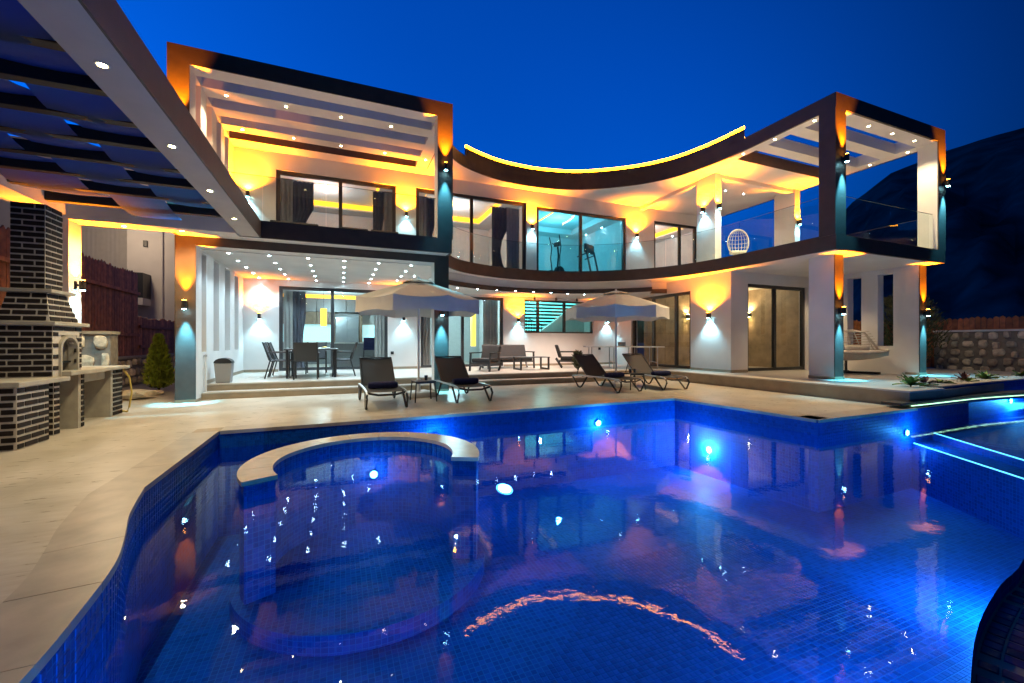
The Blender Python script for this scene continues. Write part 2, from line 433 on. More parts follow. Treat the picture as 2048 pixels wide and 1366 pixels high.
# mosaic pieces as real tiles
def tiles(cells, p, h=.004):
    """cells: list of (corner, u, v, n) unit vectors; one bevelled tile each"""
    V = []; F = []
    for o, u, v, nn in cells:
        k = len(V); a, b = p * .05, p * .95; c, d = p * .10, p * .90
        for s, t, e in ((a, a, 0), (b, a, 0), (b, b, 0), (a, b, 0), (c, c, h), (d, c, h), (d, d, h), (c, d, h)):
            V.append((o[0] + u[0] * s + v[0] * t + nn[0] * e, o[1] + u[1] * s + v[1] * t + nn[1] * e, o[2] + u[2] * s + v[2] * t + nn[2] * e))
        F += [(k+4, k+5, k+6, k+7), (k, k+1, k+5, k+4), (k+1, k+2, k+6, k+5), (k+2, k+3, k+7, k+6), (k+3, k, k+4, k+7)]
    return MB().add(V, F)
def walk(path, p):
    """even points of pitch p along a path"""
    out = []; acc = 0
    for i in range(len(path) - 1):
        a, b = Vector(path[i][:2]), Vector(path[i + 1][:2]); L = (b - a).length; d = (b - a) / max(L, 1e-6)
        s = -acc if acc else 0
        s = acc
        while s + p <= L + 1e-6:
            out.append((a + d * s, d)); s += p
        acc = max(0, s - L) if s <= L + p else 0
    return out
def wall_cells(path, z0, rows, p, flip=1):
    c = []
    for q, d in walk(path, p):
        nn = (d.y * flip, -d.x * flip, 0)
        if flip < 0: nn = (-d.y, d.x, 0)
        for r in range(rows):
            o = (q.x + nn[0] * .001, q.y + nn[1] * .001, z0 - (r + 1) * p)
            c.append((o, (d.x, d.y, 0), (0, 0, 1), nn))
    return c
P_ = .05
cells = wall_cells(left_edge + [(-1.53, 6.73)], -.015, 16, P_) + wall_cells([(-1.53, 6.73), (6.62, 7.0)], -.015, 8, P_)
cells += wall_cells([(6.62, 7.0), (6.80, 4.2)], -.015, 9, P_) + wall_cells([(6.80, 4.2), (11.7, 4.35), (11.95, 5.35)], -.015, 8, P_)
tw = obj('mosaic_tile', tiles(cells, P_), 'mosaic_tile', pool_wall); tag(tw, kind='stuff')
cells = []
for i in range(-20, 100):
    for j in range(16, 84):
        x, y = i * .05, j * .05
        if x < -1.0 or (Vector((x, y)) - Vector(JC)).length < 2.42: continue
        if y < 1.0 + .06 * x: continue
        cells.append(((x, y, FZ + .0005), (1, 0, 0), (0, 1, 0), (0, 0, 1)))
tf = obj('mosaic_tile', tiles(cells, P_, .003), 'mosaic_tile', pool_floor); tag(tf, kind='stuff')

# near rim of the pool, clad in dark mosaic
rim = MB()
rp = rim_path[:-1]
rim.ribbon([(p[0], p[1]) for p in rp], .62, -.14, -.075)
rim_o = struct('pool_rim', MB().ribbon(rp, .56, FZ, -.08), 'rim_grout')
cnt = 0
tm = tiles([((0, 0, 0), (1, 0, 0), (0, 1, 0), (0, 0, 1))], .062, .005).mesh('tile'); tm.materials.append(M['rim_tile'])
seg = [q for q in walk(rp, .063)]
near = sorted(range(len(seg)), key=lambda i: (seg[i][0] - Vector((2.75, .95))).length)[:36]
for i in near:
    q, d = seg[i]; nn = Vector((-d.y, d.x))
    for r in range(8):
        o = obj('tile', tm, None, rim_o)
        pos = q + nn * (.006 + r * .063)
        o.matrix_basis = Matrix(((d.x, nn.x, 0, pos.x), (d.y, nn.y, 0, pos.y), (0, 0, 1, -.0795), (0, 0, 0, 1)))

# spa ring
def arc(r, a0, a1, n=40): return [(JC[0] + r * math.cos(R(a0 + (a1 - a0) * k / n)), JC[1] + r * math.sin(R(a0 + (a1 - a0) * k / n))) for k in range(n + 1)]
RO, RI = 1.27, .96
ring = thing('spa_ring', 'curved mosaic spa wall topped with beige stone rising out of the pool', 'spa wall', (JC[0], JC[1], WL))
A0, A1 = 205, -26
poly = arc(RO - .02, A0, A1) + arc(RI + .02, A1, A0)
obj('wall', MB().prism(poly, FZ, -.145), 'mosaic_wall', ring, True)
c_ = wall_cells(arc(RO - .02, A0, A1), -.147, 8, P_, -1) + wall_cells(arc(RI + .02, A1, A0), -.147, 8, P_, -1)
e0 = arc(RI + .02, A0, A0 + 1, 1)[0]; e1 = arc(RO - .02, A0, A0 + 1, 1)[0]
c_ += wall_cells([e0, e1], -.147, 8, P_, -1)
e0 = arc(RI + .02, A1, A1 + 1, 1)[0]; e1 = arc(RO - .02, A1, A1 + 1, 1)[0]
c_ += wall_cells([e1, e0], -.147, 8, P_, -1)
tag(obj('mosaic_tile', tiles(c_, P_), 'mosaic_tile', ring, True), kind='stuff')
K = 11
for k in range(K):                                           # cap stones
    a, b = A0 + (A1 - A0) * k / K, A0 + (A1 - A0) * (k + 1) / K
    g_ = .12
    obj('cap_stone', MB().prism(arc(RO, a - g_, b + g_, 6) + arc(RI, b + g_, a - g_, 6), -.143, -.10), 'ringstone', ring, True)

# coping slabs round the pool
cop = left_edge + [(-1.53, 6.73), (6.62, 7.0), (6.80, 4.2), (9.7, 4.29)]
cp = struct('pool_coping', MB().ribbon(cop, .30, -.03, .003), 'riser')
def pieces(path, L):
    out = []; cur = [Vector(path[0])]; acc = 0
    for i in range(1, len(path)):
        a, b = Vector(path[i - 1]), Vector(path[i])
        while True:
            d = (b - a).length
            if acc + d >= L:
                m = a + (b - a) * ((L - acc) / d); cur.append(m); out.append(cur); cur = [m]; a = m; acc = 0
            else:
                acc += d; cur.append(b); break
    if len(cur) > 1: out.append(cur)
    return out
for seg_ in (left_edge + [(-1.53, 6.70)], [(-1.5, 6.731), (6.60, 7.0)], [(6.62, 6.97), (6.80, 4.22)], [(6.80, 4.2), (9.7, 4.29)]):
    inner = []
    for pc in pieces(seg_, .6):
        q = [tuple(p) for p in pc]
        d0 = (pc[1] - pc[0]).normalized(); d1 = (pc[-1] - pc[-2]).normalized()
        q[0] = tuple(pc[0] + d0 * .0012); q[-1] = tuple(pc[-1] - d1 * .0012)
        mb = MB()
        # slight overhang to the water
        off = [tuple(Vector(p) + Vector(((pc[-1] - pc[0]).normalized().y, -(pc[-1] - pc[0]).normalized().x)) * .02) for p in q]
        obj('coping_slab', mb.ribbon(off, .34, -.035, .012), 'coping', cp)

# pool lamps under water
def pool_lamp(loc, nrm, power, label, r=.075):
    t = thing('pool_lamp', label, 'pool light', loc, 0, 'underwater pool lamps')
    nv = Vector(nrm).normalized(); q = nv.to_track_quat('Z', 'Y').to_matrix().to_4x4()
    a = obj('bezel', MB().lathe([(r * 1.25, -.004), (r * 1.25, .008), (r, .014), (r, .008)], 20), 'white_paint', t); a.matrix_basis = q
    b = obj('lens', MB().lathe([(r * .98, .0), (r * .9, .016), (r * .3, .022)], 20), 'pool_lamp', t); b.matrix_basis = q
    light('POINT', t, nv * .14, None, power * .64, (.14, .58, 1.0), r=.06, name='lamp')
pool_lamp((1.42, 6.78, -.34), (0, -1, -.1), 50, 'glowing pool light on far wall just behind the spa ring', .05)
pool_lamp((4.62, 6.90, -.36), (0, -1, -.1), 70, 'glowing pool light on far wall in front of the gap between loungers', .05)
pool_lamp((1.86, 4.80, -.60), (.1, -.35, 1), 26, 'large bright underwater light right of the spa ring', .085)
pool_lamp((.42, 6.02, -.60), (0, -1, .2), 10, 'underwater light inside the spa ring', .045)
pool_lamp((6.68, 6.15, -.90), (-1, 0, 0), 160, 'underwater light on the right pool wall below the deck edge', .055)
pool_lamp((9.30, 4.25, -.40), (0, -1, 0), 45, 'underwater light on the wall in front of the right deck', .045)
pool_lamp((16.5, 5.33, -.35), (0, -1, 0), 300, 'underwater light on the far right pool wall', .06)
pool_lamp((-1.03, 1.35, -.95), (1, 0, 0), 200, 'underwater light on near left pool wall below frame', .07)
pool_lamp((3.4, 1.22, -.95), (-.2, 1, 0), 120, 'underwater light on near pool wall under the dark rim', .07)
pool_lamp((5.6, 1.72, -.95), (0, 1, 0), 220, 'underwater light on near right pool wall', .07)
# light strips on the step edges
def strip(pts, z, label, m='led_pool', wd=.022, h=.012):
    t = thing('light_strip', label, 'light strip', (pts[0][0], pts[0][1], z), 0, 'pool light strips')
    k = 0
    for q, d in walk(pts, .045):
        pass
    mb = MB()
    for q, d in walk(pts, .03):
        a = q; b = q + d * .017
        mb.bar((a.x, a.y, z + h), (b.x, b.y, z + h), wd, h)
    tag(obj('diode', mb, m, t, True), kind='stuff')
    obj('base', MB().bar((*pts[0], z + .003), (*pts[-1], z + .003), wd * 1.4, .006) if len(pts) == 2 else MB().ribbon(pts, wd * 1.2, z, z + .004), 'white_paint', t, True)
strip([(9.55, 4.26), (8.35, 2.52)], -.62, 'nearer glowing cyan light strip on a step edge at right of pool')
strip([(10.25, 4.27), (9.0, 2.7)], -.5, 'farther glowing cyan light strip on a step edge at right of pool')

# drain covers on the pool floor
for x, y, lb in ((.72, 2.35, 'round teal drain cover on pool floor at left of centre'), (3.55, 1.55, 'round teal drain cover on pool floor near the dark rim')):
    t = thing('drain_cover', lb, 'drain cover', (x, y, FZ), 0, 'pool floor drains')
    mat('drain', (.12, .5, .55), .4) if 'drain' not in M else None
    obj('plate', MB().lathe([(.10, 0), (.10, .012), (.085, .018), (.03, .018)], 24), 'drain', t)
    obj('slot_ring', MB().lathe([(.05, .018), (.05, .022), (.035, .022)], 20), 'drain', t)

# ------------------------------------------------------------------ terrace and steps
TE = 10.95
ter = struct('terrace', MB().prism([(-3.0, TE), (2.47, TE), (2.47, 11.35), (9.75, 11.35), (9.75, 4.42), (10.9, 4.42), (19.2, 5.05), (19.2, 9.0), (15.6, 24), (-3.0, 24)], -.05, PF - .03), 'riser')
obj('paving', MB().prism([(-2.7, TE - .02), (2.49, TE - .02), (2.49, 11.33), (9.73, 11.33), (9.73, 4.40), (10.95, 4.40), (11.6, 5.2), (19.2, 5.2), (19.2, 9.0), (15.6, 24), (-2.7, 24)], PF - .03, PF), 'floor_tile', ter)
st = obj('step', MB().box(-2.69, 2.12, 10.60, TE - .002, -.02, .12), 'riser', ter)
obj('tread', MB().box(-2.69, 2.12, 10.585, TE - .004, .12, .15), 'floor_tile', st)
st = obj('step', MB().box(2.48, 9.74, 11.0, 11.348, -.02, .12), 'riser', ter)
obj('tread', MB().box(2.48, 9.74, 10.985, 11.346, .12, .15), 'floor_tile', st)

# planter in front of the wing, dark curved rim and blue wall
pl = thing('planter', 'low blue walled planter with pebbles beside the right terrace', 'planter', (12.5, 4.9, 0))
obj('wall', MB().ribbon([(11.05, 4.50), (13.0, 4.62), (15.0, 4.70), (19.0, 4.75)][::1], .12, .0, .31), 'mosaic_wall', pl, True)
obj('cap', MB().ribbon([(11.0, 4.47), (13.0, 4.59), (15.0, 4.67), (19.0, 4.72)], .20, .312, .335), 'coping', pl, True)
obj('bed', MB().prism([(11.0, 4.65), (13, 4.72), (19, 4.85), (19, 5.35), (11.6, 5.25)], PF - .02, PF + .025), 'soil', pl, True)
cr = thing('dark_rim', 'thin dark curved coping slab over the far pool edge', 'coping', (11.5, 4.45, .05))
rimc = smoothpath([(9.3, 4.33), (10.2, 4.34), (11.2, 4.37), (12.4, 4.38), (13.8, 4.28), (16.0, 4.05), (19, 3.8)], 5)
obj('slab', MB().ribbon(rimc, .30, .065, .11), 'anthracite', cr, True)
obj('upstand', MB().ribbon(rimc[6:], .10, -.02, .064), 'mosaic_wall', cr, True)
strip([(p[0], p[1] - .02) for p in rimc[2:]], .038, 'glowing green light strip under the dark curved coping', 'led_green')
# ================================================================== THE VILLA
V = thing('villa', 'white two storey villa with brown frames and a curved upper balcony', 'house', (4, 13, 0))
def vp(name, mb, m, parent=None): return obj(name, mb, m, parent or V, True)
SB, ST = 3.34, 3.65            # upper slab underside and top
RB, RT = 6.57, 6.90            # roof underside and top
YL, YU = 14.70, 13.50          # back walls below and above
curve = smoothpath([(2.47, 10.25), (2.60, 11.0), (2.95, 11.80), (3.55, 12.42), (4.65, 12.92), (5.6, 13.08), (6.6, 13.05), (7.8, 12.72), (9.15, 11.78), (9.98, 10.7), (10.34, 9.5), (10.44, 8.4)], 5)
edge = [(-3.03, 9.85), (2.47, 9.85)] + curve + [(10.44, 6.06), (15.08, 6.06)]
# upper floor slab with brown edge band
sl = vp('floor_slab', MB().prism([(-3.0, 9.88), (2.44, 9.88)] + [(x + (.03 if x > 6 else -.02), y + .03) for x, y in curve] + [(10.47, 6.09), (15.05, 6.09), (15.05, 20), (-3.0, 20)], SB, ST - .01), 'stucco')
vp('edge_band', MB().ribbon([(-3.03, 13.6)] + edge + [(15.08, 13.6)], .06, SB - .004, ST + .02), 'brown_render')
vp('paving', MB().prism([(-2.95, 9.93), (2.40, 9.93)] + [(x + (.07 if x > 6 else -.06), y + .07) for x, y in curve] + [(10.52, 6.14), (15.0, 6.14), (15.0, 13.5), (-2.95, 13.5)], ST - .009, ST + .004), 'floor_tile')

# --- ground floor, left block: columns, beam, ceiling, side wall with slots
for x0, x1 in ((-3.03, -2.70), (2.13, 2.47)):
    c_ = vp('column', MB().box(x0, x1, 10.254, 10.60, 0, SB), 'stucco')
    vp('cladding', MB().box(x0 - .002, x1 + .002, 10.232, 10.253, .055, SB - .002), 'brown_render', c_)
    vp('skirting', MB().box(x0 - .012, x1 + .012, 10.222, 10.61, 0, .054), 'riser', c_)
    if x0 > 0: vp('cladding', MB().box(x1 + .001, x1 + .02, 10.254, 10.60, .055, SB - .002), 'brown_render', c_)
    else: vp('cladding', MB().box(x0 - .02, x0 - .001, 10.254, 10.60, .055, SB - .002), 'brown_render', c_)
bm_ = vp('beam', MB().box(-2.70, 2.13, 10.254, 10.60, 3.16, SB), 'stucco')
vp('cladding', MB().box(-2.70, 2.13, 10.234, 10.253, 3.16, SB - .002), 'brown_render', bm_)
vp('ceiling', MB().box(-2.72, 2.47, 10.60, YL, 3.14, SB - .001), 'stucco')
sw = MB()
slots = [(10.62, 10.96), (11.52, 12.0), (12.54, 13.08), (13.58, 14.08)]
ys = [10.60] + [y for s in slots for y in s] + [YL]
for i in range(0, len(ys), 2): sw.box(-3.0, -2.70, ys[i], ys[i + 1], 0, 3.14)
for a, b in slots: sw.box(-3.0, -2.70, a, b, 0, 1.0); sw.box(-3.0, -2.70, a, b, 3.09, 3.14)
side = vp('side_wall', sw, 'stucco')
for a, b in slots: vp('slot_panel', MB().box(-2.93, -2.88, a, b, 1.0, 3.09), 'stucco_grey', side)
vp('skirting', MB().box(-2.70, -2.685, 10.97, YL, PF, PF + .08), 'riser', side)

def wall_x(name, x0, x1, y0, y1, z0, z1, ops, m='stucco'):
    """wall along X with openings (xa, xb, za, zb)"""
    mb = MB(); xs = sorted({x0, x1, *[o[0] for o in ops], *[o[1] for o in ops]})
    for a, b in zip(xs, xs[1:]):
        mid = (a + b) / 2; zz = z0
        for o in sorted([o for o in ops if o[0] < mid < o[1]], key=lambda o: o[2]):
            if o[2] > zz: mb.box(a, b, y0, y1, zz, o[2])
            zz = o[3]
        if zz < z1: mb.box(a, b, y0, y1, zz, z1)
    return vp(name, mb, m)
def window_x(x0, x1, y, z0, z1, mull, label, fr='anthracite', fw=.10, parent=None, d=.10):
    """framed glazing in a wall along X: frame, each pane a sub-part"""
    mb = MB().box(x0, x0 + fw, y, y + d, z0, z1).box(x1 - fw, x1, y, y + d, z0, z1).box(x0 + fw, x1 - fw, y, y + d, z1 - fw, z1).box(x0 + fw, x1 - fw, y, y + d, z0, z0 + fw * .9)
    for q in mull: mb.box(q - .05, q + .05, y + .005, y + d - .005, z0 + fw * .9, z1 - fw)
    w_ = vp('window', mb, fr); w_['label'] = label
    e = [x0 + fw] + [v for q in mull for v in (q - .05, q + .05)] + [x1 - fw]
    for i in range(0, len(e), 2):
        vp('pane', MB().box(e[i], e[i + 1], y + d * .45, y + d * .5, z0 + fw * .9, z1 - fw), 'pane', w_)
    return w_
def window_y(y0, y1, x, z0, z1, mull, label, fr='frame_brown', fw=.10, d=.10):
    mb = MB().box(x, x + d, y0, y0 + fw, z0, z1).box(x, x + d, y1 - fw, y1, z0, z1).box(x, x + d, y0 + fw, y1 - fw, z1 - fw, z1).box(x, x + d, y0 + fw, y1 - fw, z0, z0 + fw * .9)
    for q in mull: mb.box(x + .005, x + d - .005, q - .05, q + .05, z0 + fw * .9, z1 - fw)
    w_ = vp('window', mb, fr); w_['label'] = label
    e = [y0 + fw] + [v for q in mull for v in (q - .05, q + .05)] + [y1 - fw]
    for i in range(0, len(e), 2):
        vp('pane', MB().box(x + d * .45, x + d * .5, e[i], e[i + 1], z0 + fw * .9, z1 - fw), 'pane', w_)
    return w_

# --- ground floor back wall
low = [(-1.76, 1.48, PF + .02, 2.95), (2.58, 5.66, PF + .02, 2.88), (6.52, 9.60, 1.57, 2.85)]
lw = wall_x('wall', -3.0, 10.95, YL, YL + .25, 0, SB - .001, low)
window_x(-1.76, 1.48, YL + .06, PF + .02, 2.95, [-.24], 'dark framed sliding door of the kitchen')
window_x(2.58, 5.66, YL + .06, PF + .02, 2.88, [4.1], 'dark framed sliding door behind the right column')
window_x(6.52, 9.60, YL + .06, 1.57, 2.85, [7.13, 8.30], 'horizontal window in front of the staircase', fr='frame_brown', fw=.06)
for a, b in ((-2.70, -1.77), (1.49, 2.57), (5.67, 10.74)):
    vp('skirting', MB().box(a, b, YL - .015, YL - .001, PF, PF + .08), 'riser', lw)
# middle ceiling with recessed brown band following the curve
cin = [(2.47, 10.62)] + [(6.4 + (x - 6.4) * 1.10, 9.9 + (y - 9.9) * 1.10) for x, y in curve if y > 11.2 and x < 9.6]
cin = [(max(x, 2.475), y) for x, y in cin] + [(10.2, 12.0), (10.74, 11.75)]
vp('ceiling', MB().prism(cin + [(10.74, YL - .001), (2.475, YL - .001)], 2.95, SB - .002), 'stucco')
vp('ceiling_band', MB().ribbon(cin, -.022, 2.948, 3.10), 'brown_render')

# --- ground floor, wing: door wall along Y, pillar, front room wall, columns
XW = 10.75
vp('pillar_wall', MB().box(XW, XW + .30, 9.10, 10.66, 0, SB - .001), 'stucco')
vp('skirting', MB().box(XW - .012, XW + .02, 9.09, 10.66, PF, PF + .08), 'riser')
vp('wall', MB().box(XW, XW + .3, 10.66, 13.72, 2.92, SB - .001).box(XW, XW + .3, 13.72, YL, 0, SB - .001), 'stucco')
window_y(10.66, 13.72, XW + .06, PF + .02, 2.92, [11.4, 12.55], 'brown framed sliding doors beside the table tennis table')
vp('wall', MB().box(XW + .30, 11.45, 9.10, 9.35, 0, SB - .001).box(11.45, 14.7, 9.10, 9.35, 3.0, SB - .001), 'stucco')
vp('skirting', MB().box(XW + .02, 11.45, 9.088, 9.10, PF, PF + .08), 'riser')
window_x(11.45, 14.15, 9.16, PF + .02, 3.0, [12.75], 'black framed glass door of the wood panelled room', fr='black_metal')
vp('wall', MB().box(14.15, 14.7, 9.10, 9.35, 0, 3.0), 'stucco')
for x0, x1, y1 in ((11.05, 11.38, 7.05), (14.72, 15.04, 6.75)):
    c_ = vp('column', MB().box(x0, x1, 6.462, y1, 0, SB - .001), 'stucco')
    vp('cladding', MB().box(x0 + .004, x1, 6.44, 6.461, PF + .07, SB - .002), 'brown_render', c_)
    vp('skirting', MB().box(x0 - .012, x1 + .012, 6.43, y1 + .01, PF, PF + .068), 'riser', c_)
rw = MB()
ys = [6.75, 7.04, 7.42, 7.84, 8.22, 9.12]
for i in range(0, 6, 2): rw.box(14.72, 15.02, ys[i], ys[i + 1], 0, SB - .001)
for i in (1, 3): rw.box(14.72, 15.02, ys[i], ys[i + 1], 0, 1.1); rw.box(14.72, 15.02, ys[i], ys[i + 1], 3.2, SB - .001)
vp('wall', rw, 'stucco')

# --- upper floor back wall and its glazing
up = [(-1.69, 1.60, ST, 6.10), (2.22, 6.06, ST, 6.13), (6.46, 10.32, ST, 6.06), (11.70, 13.98, ST, 6.12)]
wall_x('wall', -3.0, 15.05, YU, YU + .25, ST, RB, up)
window_x(-1.69, 1.60, YU + .05, ST, 6.10, [0.0], 'brown framed sliding door of the left upper bedroom', fr='frame_brown')
window_x(2.22, 6.06, YU + .05, ST, 6.13, [4.08], 'brown framed sliding door of the middle upper bedroom', fr='frame_brown')
window_x(6.46, 10.32, YU + .05, ST, 6.06, [8.32], 'brown framed glazing of the cyan lit gym', fr='frame_brown')
window_x(11.70, 13.98, YU + .05, ST, 6.12, [13.1], 'dark framed sliding door of the right upper room', fr='black_metal')

# --- upper left frame and slatted terrace roof
def post(x0, x1, y0, y1, z0, z1, front, sides=()):
    c_ = vp('post', MB().box(x0, x1, y0 + .022, y1, z0, z1), 'stucco')
    vp('cladding', MB().box(x0 - .001, x1 + .001, y0, y0 + .021, z0, z1), 'brown_render', c_)
    for sx in sides:
        if sx < 0: vp('cladding', MB().box(x0 - .022, x0 - .002, y0, y1, z0, z1), 'brown_render', c_)
        else: vp('cladding', MB().box(x1 + .002, x1 + .022, y0, y1, z0, z1), 'brown_render', c_)
    return c_
post(-3.03, -2.70, 9.85, 10.23, ST + .02, RB, True, (-1,))
post(2.13, 2.47, 9.85, 10.23, ST + .02, RB, True, (1,))
tb = vp('roof_beam', MB().box(-3.03, 2.47, 9.872, 10.23, RB, RT), 'stucco')
vp('cladding', MB().box(-3.052, 2.492, 9.85, 9.871, RB - .001, RT + .012), 'brown_render', tb)
for y0, y1 in ((10.61, 11.01), (11.44, 11.82), (12.22, 12.57)):
    vp('roof_beam', MB().box(-2.70, 2.13, y0, y1, RB + .001, RT - .03), 'stucco')
    vp('post', MB().box(-3.02, -2.71, y0, y1, ST, RB), 'stucco')
for x0, x1, sg in ((-3.03, -2.70, -1), (2.13, 2.47, 1)):
    r_ = vp('side_beam', MB().box(x0, x1, 10.231, 13.0, RB, RT), 'stucco')
    xx = x0 - .022 if sg < 0 else x1 + .001
    vp('cladding', MB().box(xx, xx + .021, 9.872, 13.0, RB - .001, RT + .012), 'brown_render', r_)
vp('post', MB().box(-3.02, -2.71, 13.0, YU, ST, RB), 'stucco')
# --- main roof
roof = [(-3.03, 13.02), (2.47, 13.02), (2.47, 10.25)] + [(x + (.03 if x > 6 else -.02), y + .03) for x, y in curve[1:]] + [(10.47, 8.91), (15.08, 8.91), (15.08, 20), (-3.03, 20)]
roof = [p for i, p in enumerate(roof) if not (p[0] == 2.47 and p[1] == 10.25)]
rf = vp('roof', MB().prism(roof, RB + .002, RT - .02), 'stucco')
vp('fascia', MB().box(-2.70, 2.13, 12.99, 13.018, RB - .001, RT), 'brown_soffit', rf)
vp('fascia', MB().box(10.76, 14.66, 8.885, 8.908, RB - .001, RT), 'brown_soffit', rf)
band = [p for p in [(2.47, 10.2)] + curve]
vp('fascia', MB().ribbon(band + [(10.44, 6.06), (15.08, 6.06), (15.08, 13)], .05, RB - .003, RT + .012), 'brown_render', rf)
ups = [p for p in curve if p[0] > 3.5] 
ups = ups + [(10.44, 8.85)]
vp('fascia', MB().ribbon(ups, .05, RT + .0125, 7.16).ribbon([(10.445, 8.85), (11.6, 8.85)], .05, RT + .0125, 7.16), 'brown_render', rf)
led = thing('roof_light_strip', 'glowing orange light strip along the curved roof edge', 'light strip', (6, 13, 7.16))
obj('strip', MB().ribbon([(x, y - .004) for x, y in ups], .035, 7.163, 7.25).ribbon([(10.47, 8.846), (11.0, 8.846)], .035, 7.163, 7.25), 'led_orange', led, True)
# --- wing frame and open roof
post(10.44, 10.80, 6.06, 6.42, ST + .02, RB, True, (-1,))
post(14.74, 15.08, 6.06, 6.50, ST + .02, RB, True, (1,))
for y0, y1 in ((6.115, 6.50), (6.96, 7.32), (7.94, 8.29)):
    vp('roof_beam', MB().box(10.75, 14.66, y0, y1, RB + .001, RT - .03), 'stucco')
vp('side_beam', MB().box(10.495, 10.75, 6.115, 8.91, RB, RT - .01), 'stucco')
vp('side_beam', MB().box(14.66, 15.02, 6.115, 8.91, RB, RT - .01), 'stucco')
# upper columns of the roof terrace
for x0, x1, y0, y1 in ((10.96, 11.22, 9.86, 10.60), (14.72, 14.98, 9.86, 10.62)):
    vp('column', MB().box(x0, x1, y0, y1, ST, RB + .001), 'stucco')
vp('ceiling_beam', MB().box(10.97, 11.15, 10.6, YU, RB - .12, RB + .001), 'stucco')
vp('ceiling_beam', MB().box(11.22, 14.72, 9.90, 10.08, RB - .12, RB + .001), 'stucco')

# --- glass balustrades
def rail(path, label, seg=1.15):
    t = thing('glass_railing', label, 'railing', (path[0][0], path[0][1], ST), 0, 'glass balcony railings')
    vp2 = lambda n_, mb, m: obj(n_, mb, m, t, True)
    vp2('base_channel', MB().ribbon(path, .05, ST + .004, ST + .06), 'anthracite')
    for pc in pieces(path, seg):
        d0 = (pc[1] - pc[0]).normalized(); d1 = (pc[-1] - pc[-2]).normalized()
        q = [tuple(p) for p in pc]; q[0] = tuple(pc[0] + d0 * .006); q[-1] = tuple(pc[-1] - d1 * .006)
        off = [(Vector(p) + Vector((-(pc[-1] - pc[0]).normalized().y, (pc[-1] - pc[0]).normalized().x)) * .02) for p in q]
        vp2('glass_panel', MB().ribbon([tuple(p) for p in off], .010, ST + .06, 4.63), 'rail_glass')
        vp2('edge_strip', MB().ribbon([tuple(p) for p in off], .012, 4.631, 4.639), 'anthracite')
    for q, d in walk(path, seg):
        pass
rail([(-2.69, 9.95), (2.12, 9.95)], 'straight glass railing of the upper left terrace', 1.2)
rail([(x + (.05 if x > 6 else -.03), y + .06) for x, y in curve[2:]] + [(10.50, 6.45)], 'long curved glass railing between the two upper terraces', 1.2)
rail([(10.82, 6.15), (14.72, 6.15)], 'glass railing across the front of the right upper terrace', .98)
rail([(15.0, 6.5), (15.0, 13.4)], 'glass railing on the far side of the right upper terrace', 1.2)

# ------------------------------------------------------------------ rooms behind the glass
IN = thing('interior', 'lit rooms behind the glass doors with pale walls and ceilings', 'rooms', (4, 18, 0))
def ip(n_, mb, m): return obj(n_, mb, m, IN, True)
# ground floor rooms
ip('room_shell', MB().box(-3.0, 2.2, 20.0, 20.2, PF, 3.3).box(-3.0, -2.8, YL + .25, 20, PF, 3.3).box(2.05, 2.2, YL + .25, 20, PF, 3.3), 'room_wall')
ip('room_ceiling', MB().box(-2.8, 2.05, YL + .25, 20, 3.16, 3.33), 'room_wall')
ip('room_shell', MB().box(2.2, 10.74, 19.5, 19.7, PF, 3.3).box(10.6, 10.74, YL + .25, 19.5, PF, 3.3).box(5.9, 6.0, YL + .25, 18.4, PF, 3.3), 'room_wall')
ip('room_ceiling', MB().box(2.2, 10.6, YL + .25, 19.5, 3.16, 3.33), 'room_wall')
# wing rooms: wood panelled wall
ip('wood_wall', MB().box(11.06, 14.7, 13.2, 13.35, PF, 3.3), 'wood_panel')
k = 0
x = 11.08
while x < 14.68:
    ip('wall_panel', MB().box(x, min(x + .44, 14.69), 13.17, 13.199, PF + .01, 3.28), 'wood_panel'); x += .45
ip('wood_wall', MB().box(14.5, 14.69, 9.36, 13.16, PF, 3.3), 'wood_panel')
ip('room_ceiling', MB().box(11.06, 14.7, 9.36, 13.2, 3.2, 3.33), 'room_wall')
# upper rooms
for i, (a, b) in enumerate(((-2.9, 1.95), (1.96, 6.27), (6.28, 10.88), (10.9, 15.0))):
    ip('room_shell', MB().box(a, b, 18.0, 18.2, ST, 6.5).box(a, a + .06, YU + .25, 18, ST, 6.5).box(b - .06, b, YU + .25, 18, ST, 6.5), 'room_wall')
    dz = 6.28
    a2, b2, y2, y3 = a + .75, b - .75, YU + .95, 17.3
    ip('ceiling_border', MB().box(a + .06, b - .06, YU + .25, y2, dz, 6.56).box(a + .06, b - .06, y3, 18, dz, 6.56).box(a + .06, a2, y2, y3, dz, 6.56).box(b2, b - .06, y2, y3, dz, 6.56), 'room_wall')
    ip('ceiling_tray', MB().box(a2, b2, y2, y3, 6.52, 6.56), 'room_wall')
    if i != 2:
        ip('cove_light', MB().box(a2 + .002, b2 - .002, y2, y2 + .05, 6.33, 6.50).box(a2 + .002, b2 - .002, y3 - .05, y3, 6.33, 6.50).box(a2, a2 + .05, y2 + .05, y3 - .05, 6.33, 6.50).box(b2 - .05, b2, y2 + .05, y3 - .05, 6.33, 6.50), 'cove')
    else:
        ip('cove_light', MB().box(8.0, 8.06, 15.0, 16.6, 6.50, 6.515), 'cove')
    cc = ((.6, .85, 1.0), (.5, .86, 1.0), (.10, .72, 1.0), (.7, .9, 1.0))[i]
    pw = (75, 85, 150, 80)[i]
    light('POINT', IN, ((a + b) / 2, 15.8, 5.9), None, pw, cc, r=.05, name='room_light', world=True)
    if i != 2: light('POINT', IN, ((a + b) / 2, 15.8, 6.35), None, 80, ORANGE, r=.05, name='cove_glow', world=True)
light('POINT', IN, (-.3, 17.0, 2.7), None, 280, (.55, .9, 1.0), r=.05, name='room_light', world=True)
